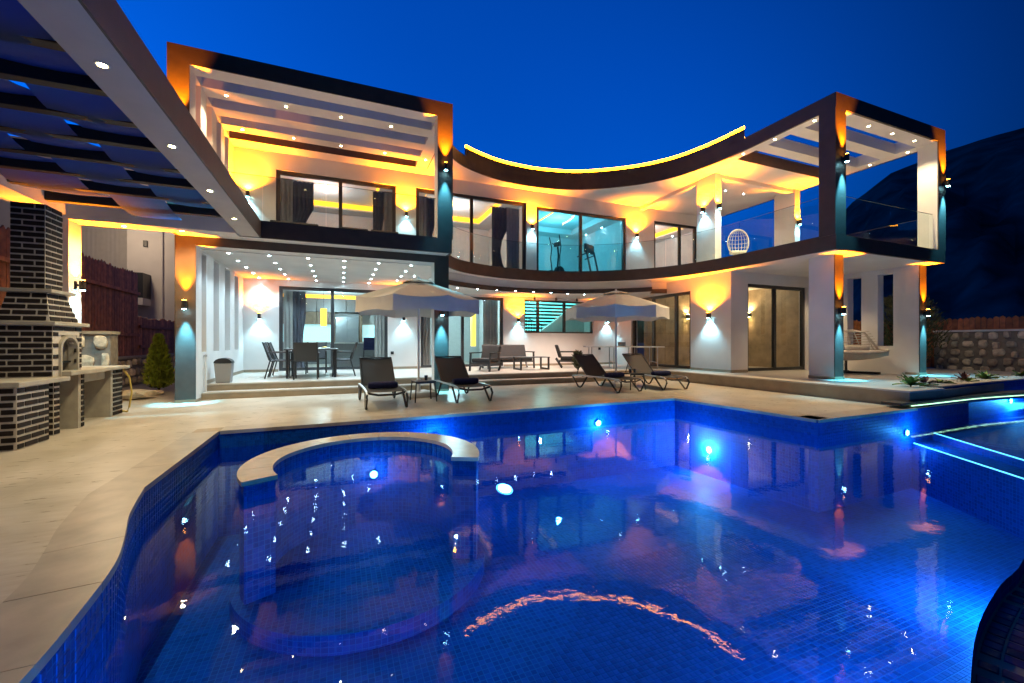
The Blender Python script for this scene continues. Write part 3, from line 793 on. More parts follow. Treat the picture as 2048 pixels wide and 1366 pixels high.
light('POINT', IN, (4.2, 16.6, 2.7), None, 260, (.5, .88, 1.0), r=.05, name='room_light', world=True)
light('POINT', IN, (8.2, 16.8, 2.7), None, 60, (.35, .95, .95), r=.05, name='room_light', world=True)
light('POINT', IN, (13.2, 11.2, 3.0), None, 45, (1.0, .82, .5), r=.05, name='room_light', world=True)
# kitchen: tall units, splashback, counter, fridge
kt = thing('kitchen_units', 'grey and wooden kitchen units with a self-glowing white splashback', 'kitchen', (-.3, 19.6, PF))
kp = lambda n_, mb, m: obj(n_, mb, m, kt, True)
kp('base_unit', MB().box(-2.7, -.35, 19.3, 19.95, PF, 1.2).box(.9, 2.0, 19.3, 19.95, PF, 1.2), 'cabinet')
kp('worktop', MB().box(-2.72, -.33, 19.26, 19.96, 1.2, 1.24).box(.88, 2.02, 19.26, 19.96, 1.2, 1.24), 'white_paint')
kp('splashback', MB().box(-2.7, -.35, 19.94, 19.99, 1.24, 1.98).box(.9, 2.0, 19.94, 19.99, 1.24, 1.98), 'splash_glow')
for i in range(4): kp('wall_unit', MB().rbox(-2.7 + i * .59, -2.12 + i * .59, 19.6, 19.99, 1.98, 2.5, .008), 'cabinet_wood')
for i in range(8): kp('top_unit', MB().rbox(-2.7 + i * .59, -2.12 + i * .59, 19.55, 19.99, 2.51, 3.1, .008), 'cabinet')
kp('pilaster', MB().box(-.34, -.22, 19.3, 19.99, PF, 2.5).box(.76, .88, 19.3, 19.99, PF, 2.5), 'cabinet_wood')
fr_ = thing('fridge', 'tall steel fridge standing between the kitchen units', 'fridge', (.27, 19.6, PF))
obj('body', MB().rbox(-.47, .47, -.3, .35, 0, 2.0, .02), 'steel', fr_)
obj('door', MB().rbox(-.465, -.005, -.34, -.301, .04, 1.97, .01), 'steel', fr_); obj('door', MB().rbox(.005, .465, -.34, -.301, .04, 1.97, .01), 'steel', fr_)
obj('handle', MB().box(-.42, -.08, -.36, -.341, .86, .89), 'black_metal', fr_); obj('handle', MB().box(.08, .42, -.36, -.341, .86, .89), 'black_metal', fr_)
isl = thing('kitchen_island', 'dark kitchen island with pale top behind the glass door', 'island', (.6, 17.2, PF))
obj('body', MB().rbox(-.9, 1.0, -.35, .35, 0, .86, .01), 'cabinet', isl); obj('worktop', MB().rbox(-.95, 1.05, -.4, .4, .86, .90, .01), 'white_paint', isl)
obj('cove', MB().box(-2.79, 2.04, 18.9, 18.95, 3.02, 3.155), 'cove', IN, True)
for x, y, lb in ((-.55, 16.2, 'yellow glowing glass pendant lamp over the kitchen island'), (5.0, 16.4, 'tall yellow glowing pendant lamp in the stair hall')):
    p_ = thing('pendant_lamp', lb, 'pendant lamp', (x, y, 3.15))
    L_ = .75 if x < 0 else .35; hh = .62 if x < 0 else 1.75
    obj('cord', MB().tube([(0, 0, 0), (0, 0, -L_)], .006, 6), 'black_metal', p_)
    obj('shade', MB().lathe([(.10, -L_ - hh), (.105, -L_ - hh + .02), (.105, -L_ - .02), (.09, -L_)], 18), 'pendant_glow', p_)
# stairs seen through the long window
sr = thing('staircase', 'curved staircase with cyan lit treads behind the long window', 'staircase', (7.5, 17.2, PF))
for i in range(10):
    z = 1.60 + i * .155; xe = 8.75 + i * .24
    t_ = obj('tread', MB().box(7.75, xe, 17.4, 18.4, z, z + .05), 'white_paint', sr, True)
    obj('tread_light', MB().box(7.75, xe, 17.38, 17.399, z + .004, z + .05), 'tread_led', t_, True)
obj('stringer', MB().add([(x, y, z) for y in (17.0, 17.2) for x, z in ((8.1, PF), (9.4, PF), (11.6, 2.75), (11.6, 3.1), (10.4, 3.1), (8.1, 1.55))], [(0, 1, 2, 3, 4, 5), (6, 7, 8, 9, 10, 11)[::-1]] + [(k, (k + 1) % 6, (k + 1) % 6 + 6, k + 6) for k in range(6)]), 'room_wall', sr, True)
for i in range(8):
    obj('baluster', MB().tube([(7.15 + .12 * i, 16.2, PF + 1.0), (7.15 + .12 * i, 16.2, 2.3 - .05 * i)], .012, 6), 'black_metal', sr, True)
obj('handrail', MB().tube([(7.05, 16.2, 2.34), (8.1, 16.2, 1.92)], .022, 8), 'black_metal', sr, True)
# curtains
def curtain(x0, x1, y, z0, z1, m, label, pinch=0):
    t = thing('curtain', label, 'curtain', ((x0 + x1) / 2, y, z0))
    n_ = 28; v = []; f = []
    for i in range(n_ + 1):
        for j in range(7):
            q = j / 6; s = i / n_
            k = 1 - pinch * math.sin(math.pi * min(1, q * 1.5)) * .55 if pinch else 1
            cx = x0 if pinch >= 0 else x1
            x = cx + ((x0 + (x1 - x0) * s) - cx) * k
            v.append((x, y + .035 * math.sin(s * (x1 - x0) * 55), z0 + (z1 - z0) * q))
    f = [(i * 7 + j, (i + 1) * 7 + j, (i + 1) * 7 + j + 1, i * 7 + j + 1) for i in range(n_) for j in range(6)]
    v += [(a, b + .012, c) for a, b, c in v]; o_ = len(v) // 2
    f += [tuple(k + o_ for k in q[::-1]) for q in f]
    smooth(obj('cloth', MB().add(v, f), m, t, True))
    obj('rod', MB().tube([(x0 - .05, y, z1 + .01), (x1 + .05, y, z1 + .01)], .012, 6), 'silver', t, True)
curtain(-1.62, -1.3, YU + .42, ST, 6.0, 'sheer', 'pale sheer at left side of left upper bedroom door')
curtain(-1.32, -.75, YU + .50, ST, 6.0, 'curtain', 'dark drape tied at left side of left upper bedroom door', .9)
curtain(.95, 1.3, YU + .50, ST, 6.0, 'curtain', 'dark drape at right side of left upper bedroom door', .5)
curtain(1.28, 1.55, YU + .42, ST, 6.0, 'sheer', 'pale sheer at right side of left upper bedroom door')
curtain(2.3, 2.62, YU + .42, ST, 6.0, 'sheer', 'pale sheer at left side of middle upper bedroom door')
curtain(2.6, 2.95, YU + .50, ST, 6.0, 'curtain', 'dark drape beside right post of the upper left terrace', .7)
curtain(4.95, 5.5, YU + .50, ST, 6.0, 'curtain', 'dark blue drape tied at right side of middle bedroom door', .8)
curtain(5.48, 5.98, YU + .42, ST, 6.0, 'sheer', 'grey sheer at right end of middle bedroom door')
curtain(-1.68, -1.42, YL + .42, PF, 2.85, 'sheer', 'pale sheer at left side of kitchen door')
curtain(-1.44, -1.05, YL + .5, PF, 2.85, 'curtain', 'dark drape at left side of kitchen door', .4)
curtain(1.08, 1.42, YL + .42, PF, 2.85, 'sheer', 'pale sheer at right side of kitchen door')
curtain(2.66, 3.0, YL + .42, PF, 2.8, 'sheer', 'pale sheer behind the right ground floor column')
curtain(5.0, 5.58, YL + .42, PF, 2.8, 'sheer', 'pale sheer at right end of stair hall door')

# ------------------------------------------------------------------ lamps on the walls
def sconce(loc, nrm, label, up=46, dn=40,  upc=ORANGE, dnc=CYAN, m1='lamp_orange', m2='lamp_cyan', size=100, body='black_metal'):
    big = up >= 250; k_ = .03 if big else .10        # lamps on dark cladding are narrower and stronger
    up *= 6.5 if big else 7.5; dn *= 4.4 if big else 1.4; us = 52 if big else 135
    if big: size = 42; dnc = (.10, .60, .85)
    """up and down wall lamp; local -Y is away from the wall"""
    rz = math.atan2(nrm[1], nrm[0]) + math.pi / 2
    t = thing('wall_lamp', label, 'wall lamp', loc, rz, 'up and down wall lamps')
    obj('back_plate', MB().rbox(-.035, .035, -.012, 0, -.07, .07, .004), body, t)
    obj('arm', MB().box(-.015, .015, -.05, -.012, -.015, .015), body, t)
    obj('body', MB().lathe([(.040, -.085), (.044, -.08), (.044, .08), (.040, .085)], 18, (0, -.10, 0)), body, t)
    obj('upper_bulb', MB().lathe([(.036, .0855), (.034, .093), (.012, .096)], 14, (0, -.10, 0)), m1, t)
    obj('lower_bulb', MB().lathe([(.012, -.096), (.034, -.093), (.036, -.0855)], 14, (0, -.10, 0)), m2, t)
    if up: light('SPOT', t, (0, -.10, .115), (0, k_, 1), up, upc, us, .75, .025, 'up_light')
    if dn: light('SPOT', t, (0, -.10, -.115), (0, k_, -1), dn, dnc, size, .75, .025, 'down_light')
FY, FX = (0, -1), (-1, 0)
sconce((-2.86, 10.232, 1.95), FY, 'wall lamp on left ground floor column', 300, 300)
sconce((2.30, 10.232, 1.95), FY, 'wall lamp on right ground floor column behind the parasol', 300, 300)
sconce((2.30, 9.85, 5.35), FY, 'wall lamp on right post of the upper left terrace', 320, 150)
sconce((-2.86, 9.85, 5.35), FY, 'wall lamp on left post of the upper left terrace', 320, 320)
sconce((-2.27, YL, 2.0), FY, 'wall lamp left of kitchen sliding door', 28, 60)
sconce((1.99, YL, 2.03), FY, 'wall lamp right of kitchen sliding door', 30, 60)
sconce((-2.36, YU, 5.28), FY, 'wall lamp left of the left upper bedroom door', 120, 50)
sconce((-2.708, 13.25, 5.30), (1, 0), 'wall lamp on side post of the upper left terrace', 60, 30)
sconce((1.91, YU, 5.22), FY, 'wall lamp right of the left upper bedroom door', 120, 50)
sconce((6.26, YU, 5.28), FY, 'wall lamp between middle bedroom and gym glazing', 120, 55)
sconce((10.80, YU, 5.42), FY, 'wall lamp right of gym glazing', 130, 60)
sconce((10.96, 10.28, 5.50), FX, 'left of two wall lamps on near upper terrace column', 75, 60)
sconce((11.06, 9.86, 5.50), FY, 'right of two wall lamps on near upper terrace column', 90, 60)
sconce((14.84, 9.86, 5.40), FY, 'wall lamp on far upper terrace column', 90, 55)
sconce((10.66, 6.06, 5.40), FY, 'wall lamp on corner post of the right upper terrace', 300, 300)
sconce((14.97, 6.06, 5.45), FY, 'wall lamp on right end post of the upper terrace', 300, 300)
sconce((11.22, 6.44, 1.97), FY, 'wall lamp on near column under the right wing', 260, 260)
sconce((14.90, 6.44, 2.02), FY, 'wall lamp on far column under the right wing', 260, 260)
sconce((XW, 9.86, 2.05), FX, 'wall lamp on white wall beside the brown sliding doors', 150, 110)
sconce((6.24, YL, 2.05), FY, 'wall lamp left of the long staircase window', 80, 60)
sconce((10.25, YL, 2.12), FY, 'wall lamp right of the long staircase window', 110, 60)
sconce((13.05, 13.17, 2.25), FY, 'gold wall lamp on wood panels behind the black framed door', 9, 20, WARM, WARM, 'lamp_warm', 'lamp_warm', 50)
sconce((14.5, 11.4, 2.25), FX, 'gold wall lamp on side wall of the wood panelled room', 9, 20, WARM, WARM, 'lamp_warm', 'lamp_warm', 50)

# ------------------------------------------------------------------ downlights
dlm = [MB().lathe([(.046, -.004), (.046, .0), (.036, -.001)], 18).mesh('ring'), MB().lathe([(.032, -.003), (.027, -.006), (.010, -.007)], 14).mesh('lens')]
dlm2 = dlm[1].copy(); dlm[0].materials.append(M['white_paint']); dlm[1].materials.append(M['lamp_white']); dlm2.materials.append(M['lamp_warm'])
def downlight(x, y, z, label, group, power, c, warm, size=110, r=.03):
    t = thing('downlight', label, 'downlight', (x, y, z), 0, group)
    a = obj('ring', dlm[0], None, t); b = obj('lens', dlm2 if warm else dlm[1], None, t)
    if power: light('SPOT', t, (0, 0, -.03), (0, 0, -1), power, c, size, .8, r, 'lamp')
for i in range(6):
    for j in range(5):
        if i == 5 and j == 4: continue
        downlight(-2.25 + i * .778, 10.72 + j * .93 if i else 10.75 + j * .93, 3.139, f'white downlight, {ORD[j]} from front in {ORD[i]} row from left of terrace ceiling', 'downlights in the ground floor terrace ceiling', 76, (.58, .85, 1.0), False)
downlight(2.0, 12.46, 3.139, 'white downlight near right edge of the terrace ceiling', 'downlights in the ground floor terrace ceiling', 76, (.58, .85, 1.0), False)
for i in range(8):
    downlight(3.47 + i * .676, 13.15, 2.949, f'white downlight, {ORD[i]} from left under the curved balcony', 'downlights under the curved balcony', 190, (1.0, .80, .66), False)
for i in range(4):
    downlight(-2.30 + i * 1.155, 10.80, RB, f'added warm downlight, {ORD[i]} from left in second beam of upper left terrace', 'downlights in the upper left roof beams', 190, (1.0, .74, .44), True)
for i in range(5):
    x = -2.29 + i * 1.15
    downlight(x, 12.38, RB, f'added warm downlight, {ORD[i]} from left in rear beam of upper left terrace', 'downlights in the upper left roof beams', 60, (1.0, .74, .44), True)
for i, y in enumerate((6.64, 7.64, 8.58)):
    downlight(10.62, y, RB - .001, f'added warm downlight, {ORD[i]} from front in left beam of right upper terrace', 'downlights in the right terrace roof', 650, (1.0, .78, .44), True)
for i in range(4):
    downlight(11.13 + i * 1.005, 6.30, RB, f'added warm downlight, {ORD[i]} from left in front beam of right upper terrace', 'downlights in the right terrace roof', 280, (1.0, .78, .44), True)
for i, y in enumerate((6.75, 7.67)):
    downlight(14.82, y, RB - .001, f'added warm downlight, {ORD[i]} from front in far side beam of right upper terrace', 'downlights in the right terrace roof', 200, (1.0, .78, .44), True)
for i, (x, y) in enumerate(((11.9, 11.3), (12.6, 10.9), (13.5, 10.9), (13.4, 12.2))):
    downlight(x, y, RB + .001, f'small white downlight, {ORD[i]} in ceiling of the roofed upper terrace', 'downlights over the roofed upper terrace', 90, (1.0, .85, .7), False)
for i, (x, y) in enumerate(((12.4, 7.5), (13.5, 8.4))):  # downlights added to brighten the walls under the wing
    downlight(x, y, SB - .001, f'added warm downlight, {ORD[i]} from front under the right wing', 'added downlights under the right wing', 150, (1.0, .76, .46), True)
for i in range(3):
    for j in range(4):
        a = (-2.55, 2.3, 6.6, 11.2)[j]
        for kx in (0, 1):
            x = a + kx * (4.1 if j < 3 else 3.5)
            downlight(x, 14.4 + i * 1.3, 6.279, f'cyan tinted downlight in border ceiling, {("left", "right")[kx]} side, {ORD[i]} from glass, {ORD[j]} upper room', 'downlights in the upper rooms', 0, WHITE, False)
for i in range(4):
    downlight(-2.0 + i * 1.2, 16.0, 3.159, f'white downlight, {ORD[i]} from left in kitchen ceiling', 'downlights in the kitchen', 0, WHITE, False)
for i in range(4):
    sp_ = thing('ceiling_spot', f'small black spotlight, {ORD[i]} from left above the staircase window', 'spotlight', (6.75 + i * .92, 14.3, 2.95), 0, 'black ceiling spotlights')
    obj('stem', MB().tube([(0, 0, 0), (0, 0, -.04)], .012, 8), 'black_metal', sp_); obj('head', MB().lathe([(.04, -.14), (.045, -.13), (.045, -.05), (.04, -.04)], 14), 'black_metal', sp_)
# ================================================================== PERGOLA ON THE LEFT
pg = thing('pergola', 'white and brown pergola with dark rafters over the barbecue corner', 'pergola', (-3.0, 6, 0))
pp = lambda n_, mb, m, par=None: obj(n_, mb, m, par or pg, True)
b_ = pp('beam', MB().box(-1.87, -1.522, -4, 9.845, SB, 3.66), 'stucco_grey')
pp('cladding', MB().box(-1.521, -1.50, -4, 9.845, SB - .001, 3.67), 'brown_render', b_)
pp('cross_beam', MB().box(-4.75, -1.871, 9.45, 9.845, 3.30, 3.72), 'stucco')
pp('side_beam', MB().box(-4.75, -4.30, -4, 9.449, 3.36, 3.76), 'stucco')
pp('pillar', MB().box(-4.62, -4.28, 9.46, 9.84, 0, 3.299), 'stucco')
RY = [3.6, 4.25, 4.89, 5.50, 6.10, 6.76, 7.42, 8.12, 8.92]
for y in RY: pp('rafter', MB().rbox(-4.299, -1.871, y - .055, y + .055, 3.44, 3.58, .006), 'rafter')
for k, (xa, xb) in enumerate(((-2.62, -1.93), (-3.36, -2.66), (-4.26, -3.42))):
    t = thing('shade_strip', f'blue shade cloth strip woven through pergola rafters, {ORD[k]} from the brown beam', 'shade cloth', ((xa + xb) / 2, 6, 3.5), 0, 'woven shade cloth strips')
    v = []; ys = np.linspace(3.2, 9.3, 110)
    ph = [1 if (i + k) % 2 == 0 else -1 for i in range(len(RY))]
    zs = np.interp(ys, RY, [3.51 + p * .09 for p in ph])
    zs = np.convolve(np.pad(zs, 4, 'edge'), np.ones(9) / 9, 'valid')
    n_ = len(ys)
    for y, z in zip(ys, zs):
        for s_ in range(5):
            q = s_ / 4; v.append((xa + (xb - xa) * q, y, z - .02 * math.sin(math.pi * q)))
    f = [(i * 5 + j, i * 5 + j + 1, (i + 1) * 5 + j + 1, (i + 1) * 5 + j) for i in range(n_ - 1) for j in range(4)]
    o_ = len(v); v += [(a, b, c + .006) for a, b, c in v]; f += [tuple(q + o_ for q in p[::-1]) for p in f]
    smooth(obj('cloth', MB().add(v, f), 'shade_cloth', t, True))
    obj('hem', MB().bar((xa + .01, ys[-1], zs[-1]), (xb - .01, ys[-1], zs[-1]), .02, .02), 'shade_cloth', t, True)
for i in range(4):
    downlight(-1.70, 4.19 + i * 1.447, SB - .001, f'added warm downlight, {ORD[i]} from front under the pergola beam', 'downlights under the pergola', 140, (1.0, .82, .48), True, 160)
for i, x in enumerate((-3.61, -2.76)):
    downlight(x, 9.65, 3.299, f'added warm downlight, {ORD[i]} from left under the pergola cross beam', 'downlights under the pergola', 150, (1.0, .7, .3), True, 160)
sconce((-4.28, 9.65, 2.2), (1, 0), 'wall lamp on white pergola pillar behind the chimney', 120, 50)

# ================================================================== BARBECUE
bq = thing('barbecue', 'black brick barbecue with chimney, arched firebox and stone worktops', 'barbecue', (-3.6, 7.6, 0))
bp_ = lambda n_, mb, m, par=None: obj(n_, mb, m, par or bq, True)
bkm = MB().rbox(-.5, .5, -.5, .5, -.5, .5, .06).mesh('brick'); bkm.materials.append(M['brick'])
BL, BH, BJ = .215, .052, .021
def brickface(p, u, nn, wd, ht, vv=(0, 0, 1), taper=None, skip=None, phase=0):
    """running bond on a rectangle p + u*s + v*t, each brick its own piece; taper=(left, right) insets at top"""
    u, nn, vv, p = Vector(u), Vector(nn), Vector(vv), Vector(p)
    rows = int((ht + BJ) / (BH + BJ)); g_ = (ht - rows * BH) / max(rows, 1)
    for r in range(rows):
        z = g_ / 2 + r * (BH + g_); q = (z + BH / 2) / ht
        a, b = (taper[0] * q, wd - taper[1] * q) if taper else (0, wd)
        s = a - ((r + phase) % 2) * (BL + BJ) / 2 + .006
        while s < b - .02:
            s0, s1 = max(s, a + .006), min(s + BL, b - .006)
            if s1 - s0 > .025 and not (skip and skip((s0 + s1) / 2, z + BH / 2)):
                o = obj('brick', bkm, None, bq)
                c = p + u * ((s0 + s1) / 2) + vv * (z + BH / 2) + nn * .002
                L = s1 - s0
                m_ = Matrix(((u.x * L, nn.x * .014, vv.x * BH, c.x), (u.y * L, nn.y * .014, vv.y * BH, c.y), (u.z * L, nn.z * .014, vv.z * BH, c.z), (0, 0, 0, 1)))
                o.matrix_basis = Matrix.Translation(-bq.location) @ m_
            s += BL + BJ
X_, Y_ = (1, 0, 0), (0, 1, 0); NF, NR = (0, -1, 0), (1, 0, 0)
# low counter block at the left, front corner
bp_('counter_block', MB().box(-4.6, -3.33, 6.40, 6.95, 0, .70), 'mortar')
brickface((-4.05, 6.40, 0), X_, NF, .72, .70); brickface((-3.33, 6.40, 0), Y_, NR, .55, .70, phase=1)
bp_('worktop', MB().rbox(-4.6, -3.28, 6.34, 7.30, .70, .76, .012), 'concrete')
# hearth base and firebox
bp_('hearth_base', MB().box(-4.6, -3.42, 7.24, 7.36, 0, .70).box(-4.6, -3.9, 7.36, 8.9, 0, .70), 'mortar')
brickface((-4.0, 7.24, 0), X_, NF, .58, .70); brickface((-3.42, 7.24, 0), Y_, NR, .12, .70)
bp_('firebox', MB().box(-4.75, -3.42, 7.22, 7.34, .76, 1.42).box(-4.75, -3.42, 7.76, 7.86, .76, 1.42).box(-4.75, -3.95, 7.34, 7.76, .76, 1.42).box(-3.95, -3.42, 7.34, 7.76, 1.30, 1.42), 'mortar')
bp_('firebox_lining', MB().box(-3.94, -3.93, 7.345, 7.755, .76, 1.3), 'soot')
bp_('grill_shelf', MB().box(-3.9, -3.47, 7.345, 7.755, .93, .95), 'black_metal')
brickface((-4.55, 7.22, .76), X_, NF, 1.13, .66)
brickface((-3.42, 7.22, .76), Y_, NR, .64, .66, skip=lambda s, z: .11 < s < .55 and z < .60)
ar = MB(); pts = [(7.34, .76), (7.34, 1.10)] + [(7.55 - .21 * math.cos(math.pi * k / 12), 1.10 + .20 * math.sin(math.pi * k / 12)) for k in range(1, 12)] + [(7.76, 1.10), (7.76, .76)]
pin = [(7.55 + (y - 7.55) * .84, z if z < 1.1 else 1.10 + (z - 1.10) * .82) for y, z in pts]
for i in range(len(pts) - 1):
    a, b, c, d = pts[i], pts[i + 1], pin[i + 1], pin[i]
    ar.add([(x, q[0], q[1]) for x in (-3.50, -3.395) for q in (a, b, c, d)], [(0, 1, 2, 3)[::-1], (4, 5, 6, 7), (0, 1, 5, 4), (2, 3, 7, 6)])
bp_('arch', ar, 'concrete')
bp_('arch_fill', MB().box(-3.47, -3.43, 7.341, 7.42, 1.18, 1.3).box(-3.47, -3.43, 7.68, 7.759, 1.18, 1.3), 'mortar')
bp_('cap_slab', MB().rbox(-4.8, -3.36, 7.14, 7.95, 1.42, 1.47, .012), 'concrete')
# hood
z0, z1 = 1.47, 1.84
h0 = [(-3.94, 7.20), (-3.44, 7.20), (-3.44, 7.84), (-3.94, 7.84)]; h1 = [(-3.87, 7.27), (-3.50, 7.27), (-3.50, 7.66), (-3.87, 7.66)]
bp_('hood', MB().add([(*p, z0) for p in h0] + [(*p, z1) for p in h1], [(0,3,2,1),(4,5,6,7),(0,1,5,4),(1,2,6,5),(2,3,7,6),(3,0,4,7)]), 'mortar')
sv = Vector((0, .07, .37)); brickface((-3.94, 7.20, z0), X_, Vector((0, -.37, .07)).normalized(), .50, sv.length, sv.normalized(), (.07, .06))
sv = Vector((-.06, 0, .37)); brickface((-3.44, 7.20, z0), Y_, Vector((.37, 0, .06)).normalized(), .64, sv.length, sv.normalized(), (.07, .18))
bp_('collar_slab', MB().rbox(-3.93, -3.42, 7.20, 7.74, 1.84, 1.885, .01), 'concrete')
bp_('chimney', MB().box(-3.85, -3.52, 7.28, 7.64, 1.885, 2.98), 'mortar')
brickface((-3.85, 7.28, 1.885), X_, NF, .33, 1.095); brickface((-3.52, 7.28, 1.885), Y_, NR, .36, 1.095, phase=1)
# side worktop with sink bay and end piers
bp_('worktop', MB().rbox(-3.95, -3.30, 7.36, 8.25, .76, .82, .01).rbox(-4.1, -3.36, 8.25, 9.2, .76, .81, .01), 'concrete')
bp_('pier', MB().box(-3.9, -3.40, 7.74, 7.86, 0, .76), 'concrete'); brickface((-3.40, 7.80, 0), Y_, NR, .08, .76)
bp_('pier', MB().box(-4.0, -3.44, 8.74, 9.12, 0, .76), 'concrete'); brickface((-3.44, 8.80, 0), Y_, NR, .32, .76)
bp_('back_panel', MB().box(-4.2, -4.1, 7.86, 9.1, 0, .76), 'concrete')
bp_('sink_bowl', MB().rbox(-3.85, -3.45, 8.0, 8.6, .62, .755, .03), 'concrete')
fw = thing('bucket', 'dark plastic bucket standing in the open bay of the barbecue', 'bucket', (-3.66, 7.56, 0))
obj('body', MB().lathe([(.10, 0), (.14, .34), (.135, .34), (.09, .02)], 16), 'pingpong', fw); obj('rim', MB().lathe([(.142, .33), (.15, .34), (.142, .35)], 16), 'black_metal', fw)
hs = thing('hose', 'yellow garden hose hanging on the end pier of the barbecue', 'hose', (-3.41, 9.15, 0))
mat('hose', (.5, .36, .08), .5)
obj('pipe', MB().tube([(-3.44, 9.14, .76), (-3.36, 9.17, .6), (-3.33, 9.18, .35), (-3.36, 9.17, .1), (-3.40, 9.2, .015), (-3.6, 9.4, .015)], .014, 8), 'hose', hs, True)
obj('nozzle', MB().tube([(-3.6, 9.4, .015), (-3.68, 9.47, .015)], .018, 8), 'black_metal', hs, True)

# ------------------------------------------------------------------ boundary walls, fences
def stonewall(name, label, p, u, nn, L, H_, t_, rows, cap='concrete', m='stone'):
    u, nn = Vector(u), Vector(nn); p = Vector(p)
    w_ = thing(name, label, 'stone wall', p)
    q = [p, p + u * L, p + u * L - nn * t_, p - nn * t_]
    obj('core', MB().prism([(a.x, a.y) for a in q], p.z, p.z + H_ - .06), 'stone_mortar', w_, True)
    q = [p + nn * .04 - u * .02, p + u * (L + .02) + nn * .04, p + u * (L + .02) - nn * (t_ + .04), p - nn * (t_ + .04) - u * .02]
    obj('cap', MB().prism([(a.x, a.y) for a in q], p.z + H_ - .059, p.z + H_), cap, w_, True)
    rh = (H_ - .1) / rows
    for r in range(rows):
        s = random.uniform(0, .15)
        while s < L - .08:
            wd = random.uniform(.18, .36); hh = rh * random.uniform(.75, 1.0)
            wd = min(wd, L - s)
            c = p + u * (s + wd / 2) + Vector((0, 0, .04 + rh * (r + .5) + random.uniform(-.03, .03)))
            bm = bmesh.new(); bmesh.ops.create_icosphere(bm, subdivisions=2, radius=1)
            for v_ in bm.verts:
                k = 1 + random.uniform(-.14, .14); x, y, z = v_.co * k
                x = math.copysign(abs(x) ** .7, x); z = math.copysign(abs(z) ** .7, z)
                v_.co = c + u * (x * wd * .42) + nn * (y * .075) + Vector((0, 0, z * hh * .48))
            bm.verts.index_update()
            obj('stone', MB().add([v_.co for v_ in bm.verts], [[v_.index for v_ in f.verts] for f in bm.faces]), m, w_, True); bm.free()
            s += wd + random.uniform(.03, .09)
stonewall('stone_wall', 'short stone wall with slab cap beside the pergola pillar', (-5.4, 10.4, 0), (1, 0, 0), (0, -1, 0), 1.30, 1.42, .3, 4)
stonewall('stone_wall', 'low stone wall along the left boundary under the wooden fence', (-5.35, 10.75, 0), (0, 1, 0), (1, 0, 0), 11, .82, .3, 3)
stonewall('stone_wall', 'grey stone wall with white cap at right edge behind planter', (19.3, 8.05, .1), (.06, -1, 0), (-1, -.06, 0), 6.5, 1.52, .3, 5, 'white_paint')
stonewall('stone_wall', 'low stone wall under the wooden fence beyond the right column', (15.3, 8.7, .1), (1, 0, 0), (0, -1, 0), 4.2, .48, .3, 1, 'white_paint')
fbm = MB().add([(-.5, -.5, 0), (.5, -.5, 0), (.5, .5, 0), (-.5, .5, 0), (-.5, -.5, .97), (.5, -.5, .97), (.5, .5, .97), (-.5, .5, .97), (0, -.5, 1), (0, .5, 1)],
    [(0, 3, 2, 1), (0, 1, 5, 8, 4), (1, 2, 6, 5), (2, 3, 7, 9, 6), (3, 0, 4, 7), (5, 6, 9, 8), (4, 8, 9, 7)]).mesh('board'); fbm.materials.append(M['fence_wood'])
def fence(label, p, u, L, z0, ztop, wd=.14):
    u = Vector(u); p = Vector(p); t = thing('wooden_fence', label, 'fence', (p.x, p.y, z0)); nn = Vector((-u.y, u.x, 0))
    s = 0
    a = p - nn * .05; b = a + u * L
    for zz in (.25, .75): obj('rail', MB().bar((a.x, a.y, z0 + (ztop(0) - z0) * zz), (b.x, b.y, z0 + (ztop(L) - z0) * zz), .04, .08), 'fence_wood', t, True)
    while s < L:
        c = p + u * (s + wd / 2); h = ztop(s) - z0 + random.uniform(-.04, .04); o = obj('board', fbm, None, t)
        w2 = wd - .008 - random.random() * .006
        o.matrix_basis = Matrix.Translation(Vector((-p.x, -p.y, 0))) @ Matrix(((u.x * w2, nn.x * .022, 0, c.x), (u.y * w2, nn.y * .022, 0, c.y), (0, 0, h, 0), (0, 0, 0, 1)))
        s += wd
fence('tall brown board fence along the left boundary behind the barbecue', (-5.6, 6.0, 0), (0, 1, 0), 9.8, .80, lambda s: 3.36 - .01 * s)
fence('lower brown board fence continuing behind the shrub at left', (-5.6, 15.82, 0), (0, 1, 0), 8, .78, lambda s: 1.98)
fence('brown board fence behind the right column of the wing', (15.2, 8.95, 0), (1, 0, 0), 4.4, .55, lambda s: 1.98)
fence('dark board fence rising behind the stone wall at right edge', (19.75, 8.9, 0), (.05, -1, 0), 7.5, .3, lambda s: 2.05)

# neighbour house beyond the left fence
nh = thing('neighbour_house', 'pale neighbouring house with balcony beyond the left fence', 'house', (-9, 22, 0))
npz = lambda n_, mb, m, par=None: obj(n_, mb, m, par or nh, True)
npz('wall', MB().box(-7.25, -5.3, 19.6, 26, 0, 8.5).box(-14, -7.25, 20.4, 26, 0, 8.5), 'stucco')
wn_ = npz('window', MB().box(-9.4, -7.28, 20.30, 20.39, 2.9, 6.2), 'frame_brown')
npz('pane', MB().box(-9.3, -7.40, 20.27, 20.295, 3.0, 6.1), 'pane', wn_)
npz('balcony_slab', MB().box(-9.4, -6.55, 18.9, 19.6, 2.55, 2.80), 'stucco')
npz('balcony_rail', MB().box(-9.4, -6.55, 18.92, 18.96, 2.80, 3.70).box(-6.59, -6.55, 18.96, 19.6, 2.80, 3.70), 'anthracite')
npz('wall_lamp', MB().box(-6.75, -6.64, 19.5, 19.59, 4.75, 4.98), 'black_metal')
npz('downpipe', MB().tube([(-6.2, 19.55, 0), (-6.2, 19.55, 8)], .04, 8), 'stucco')
curtain(-9.2, -7.45, 20.2, 3.0, 6.1, 'sheer', 'pale pleated curtain in the neighbouring house window')
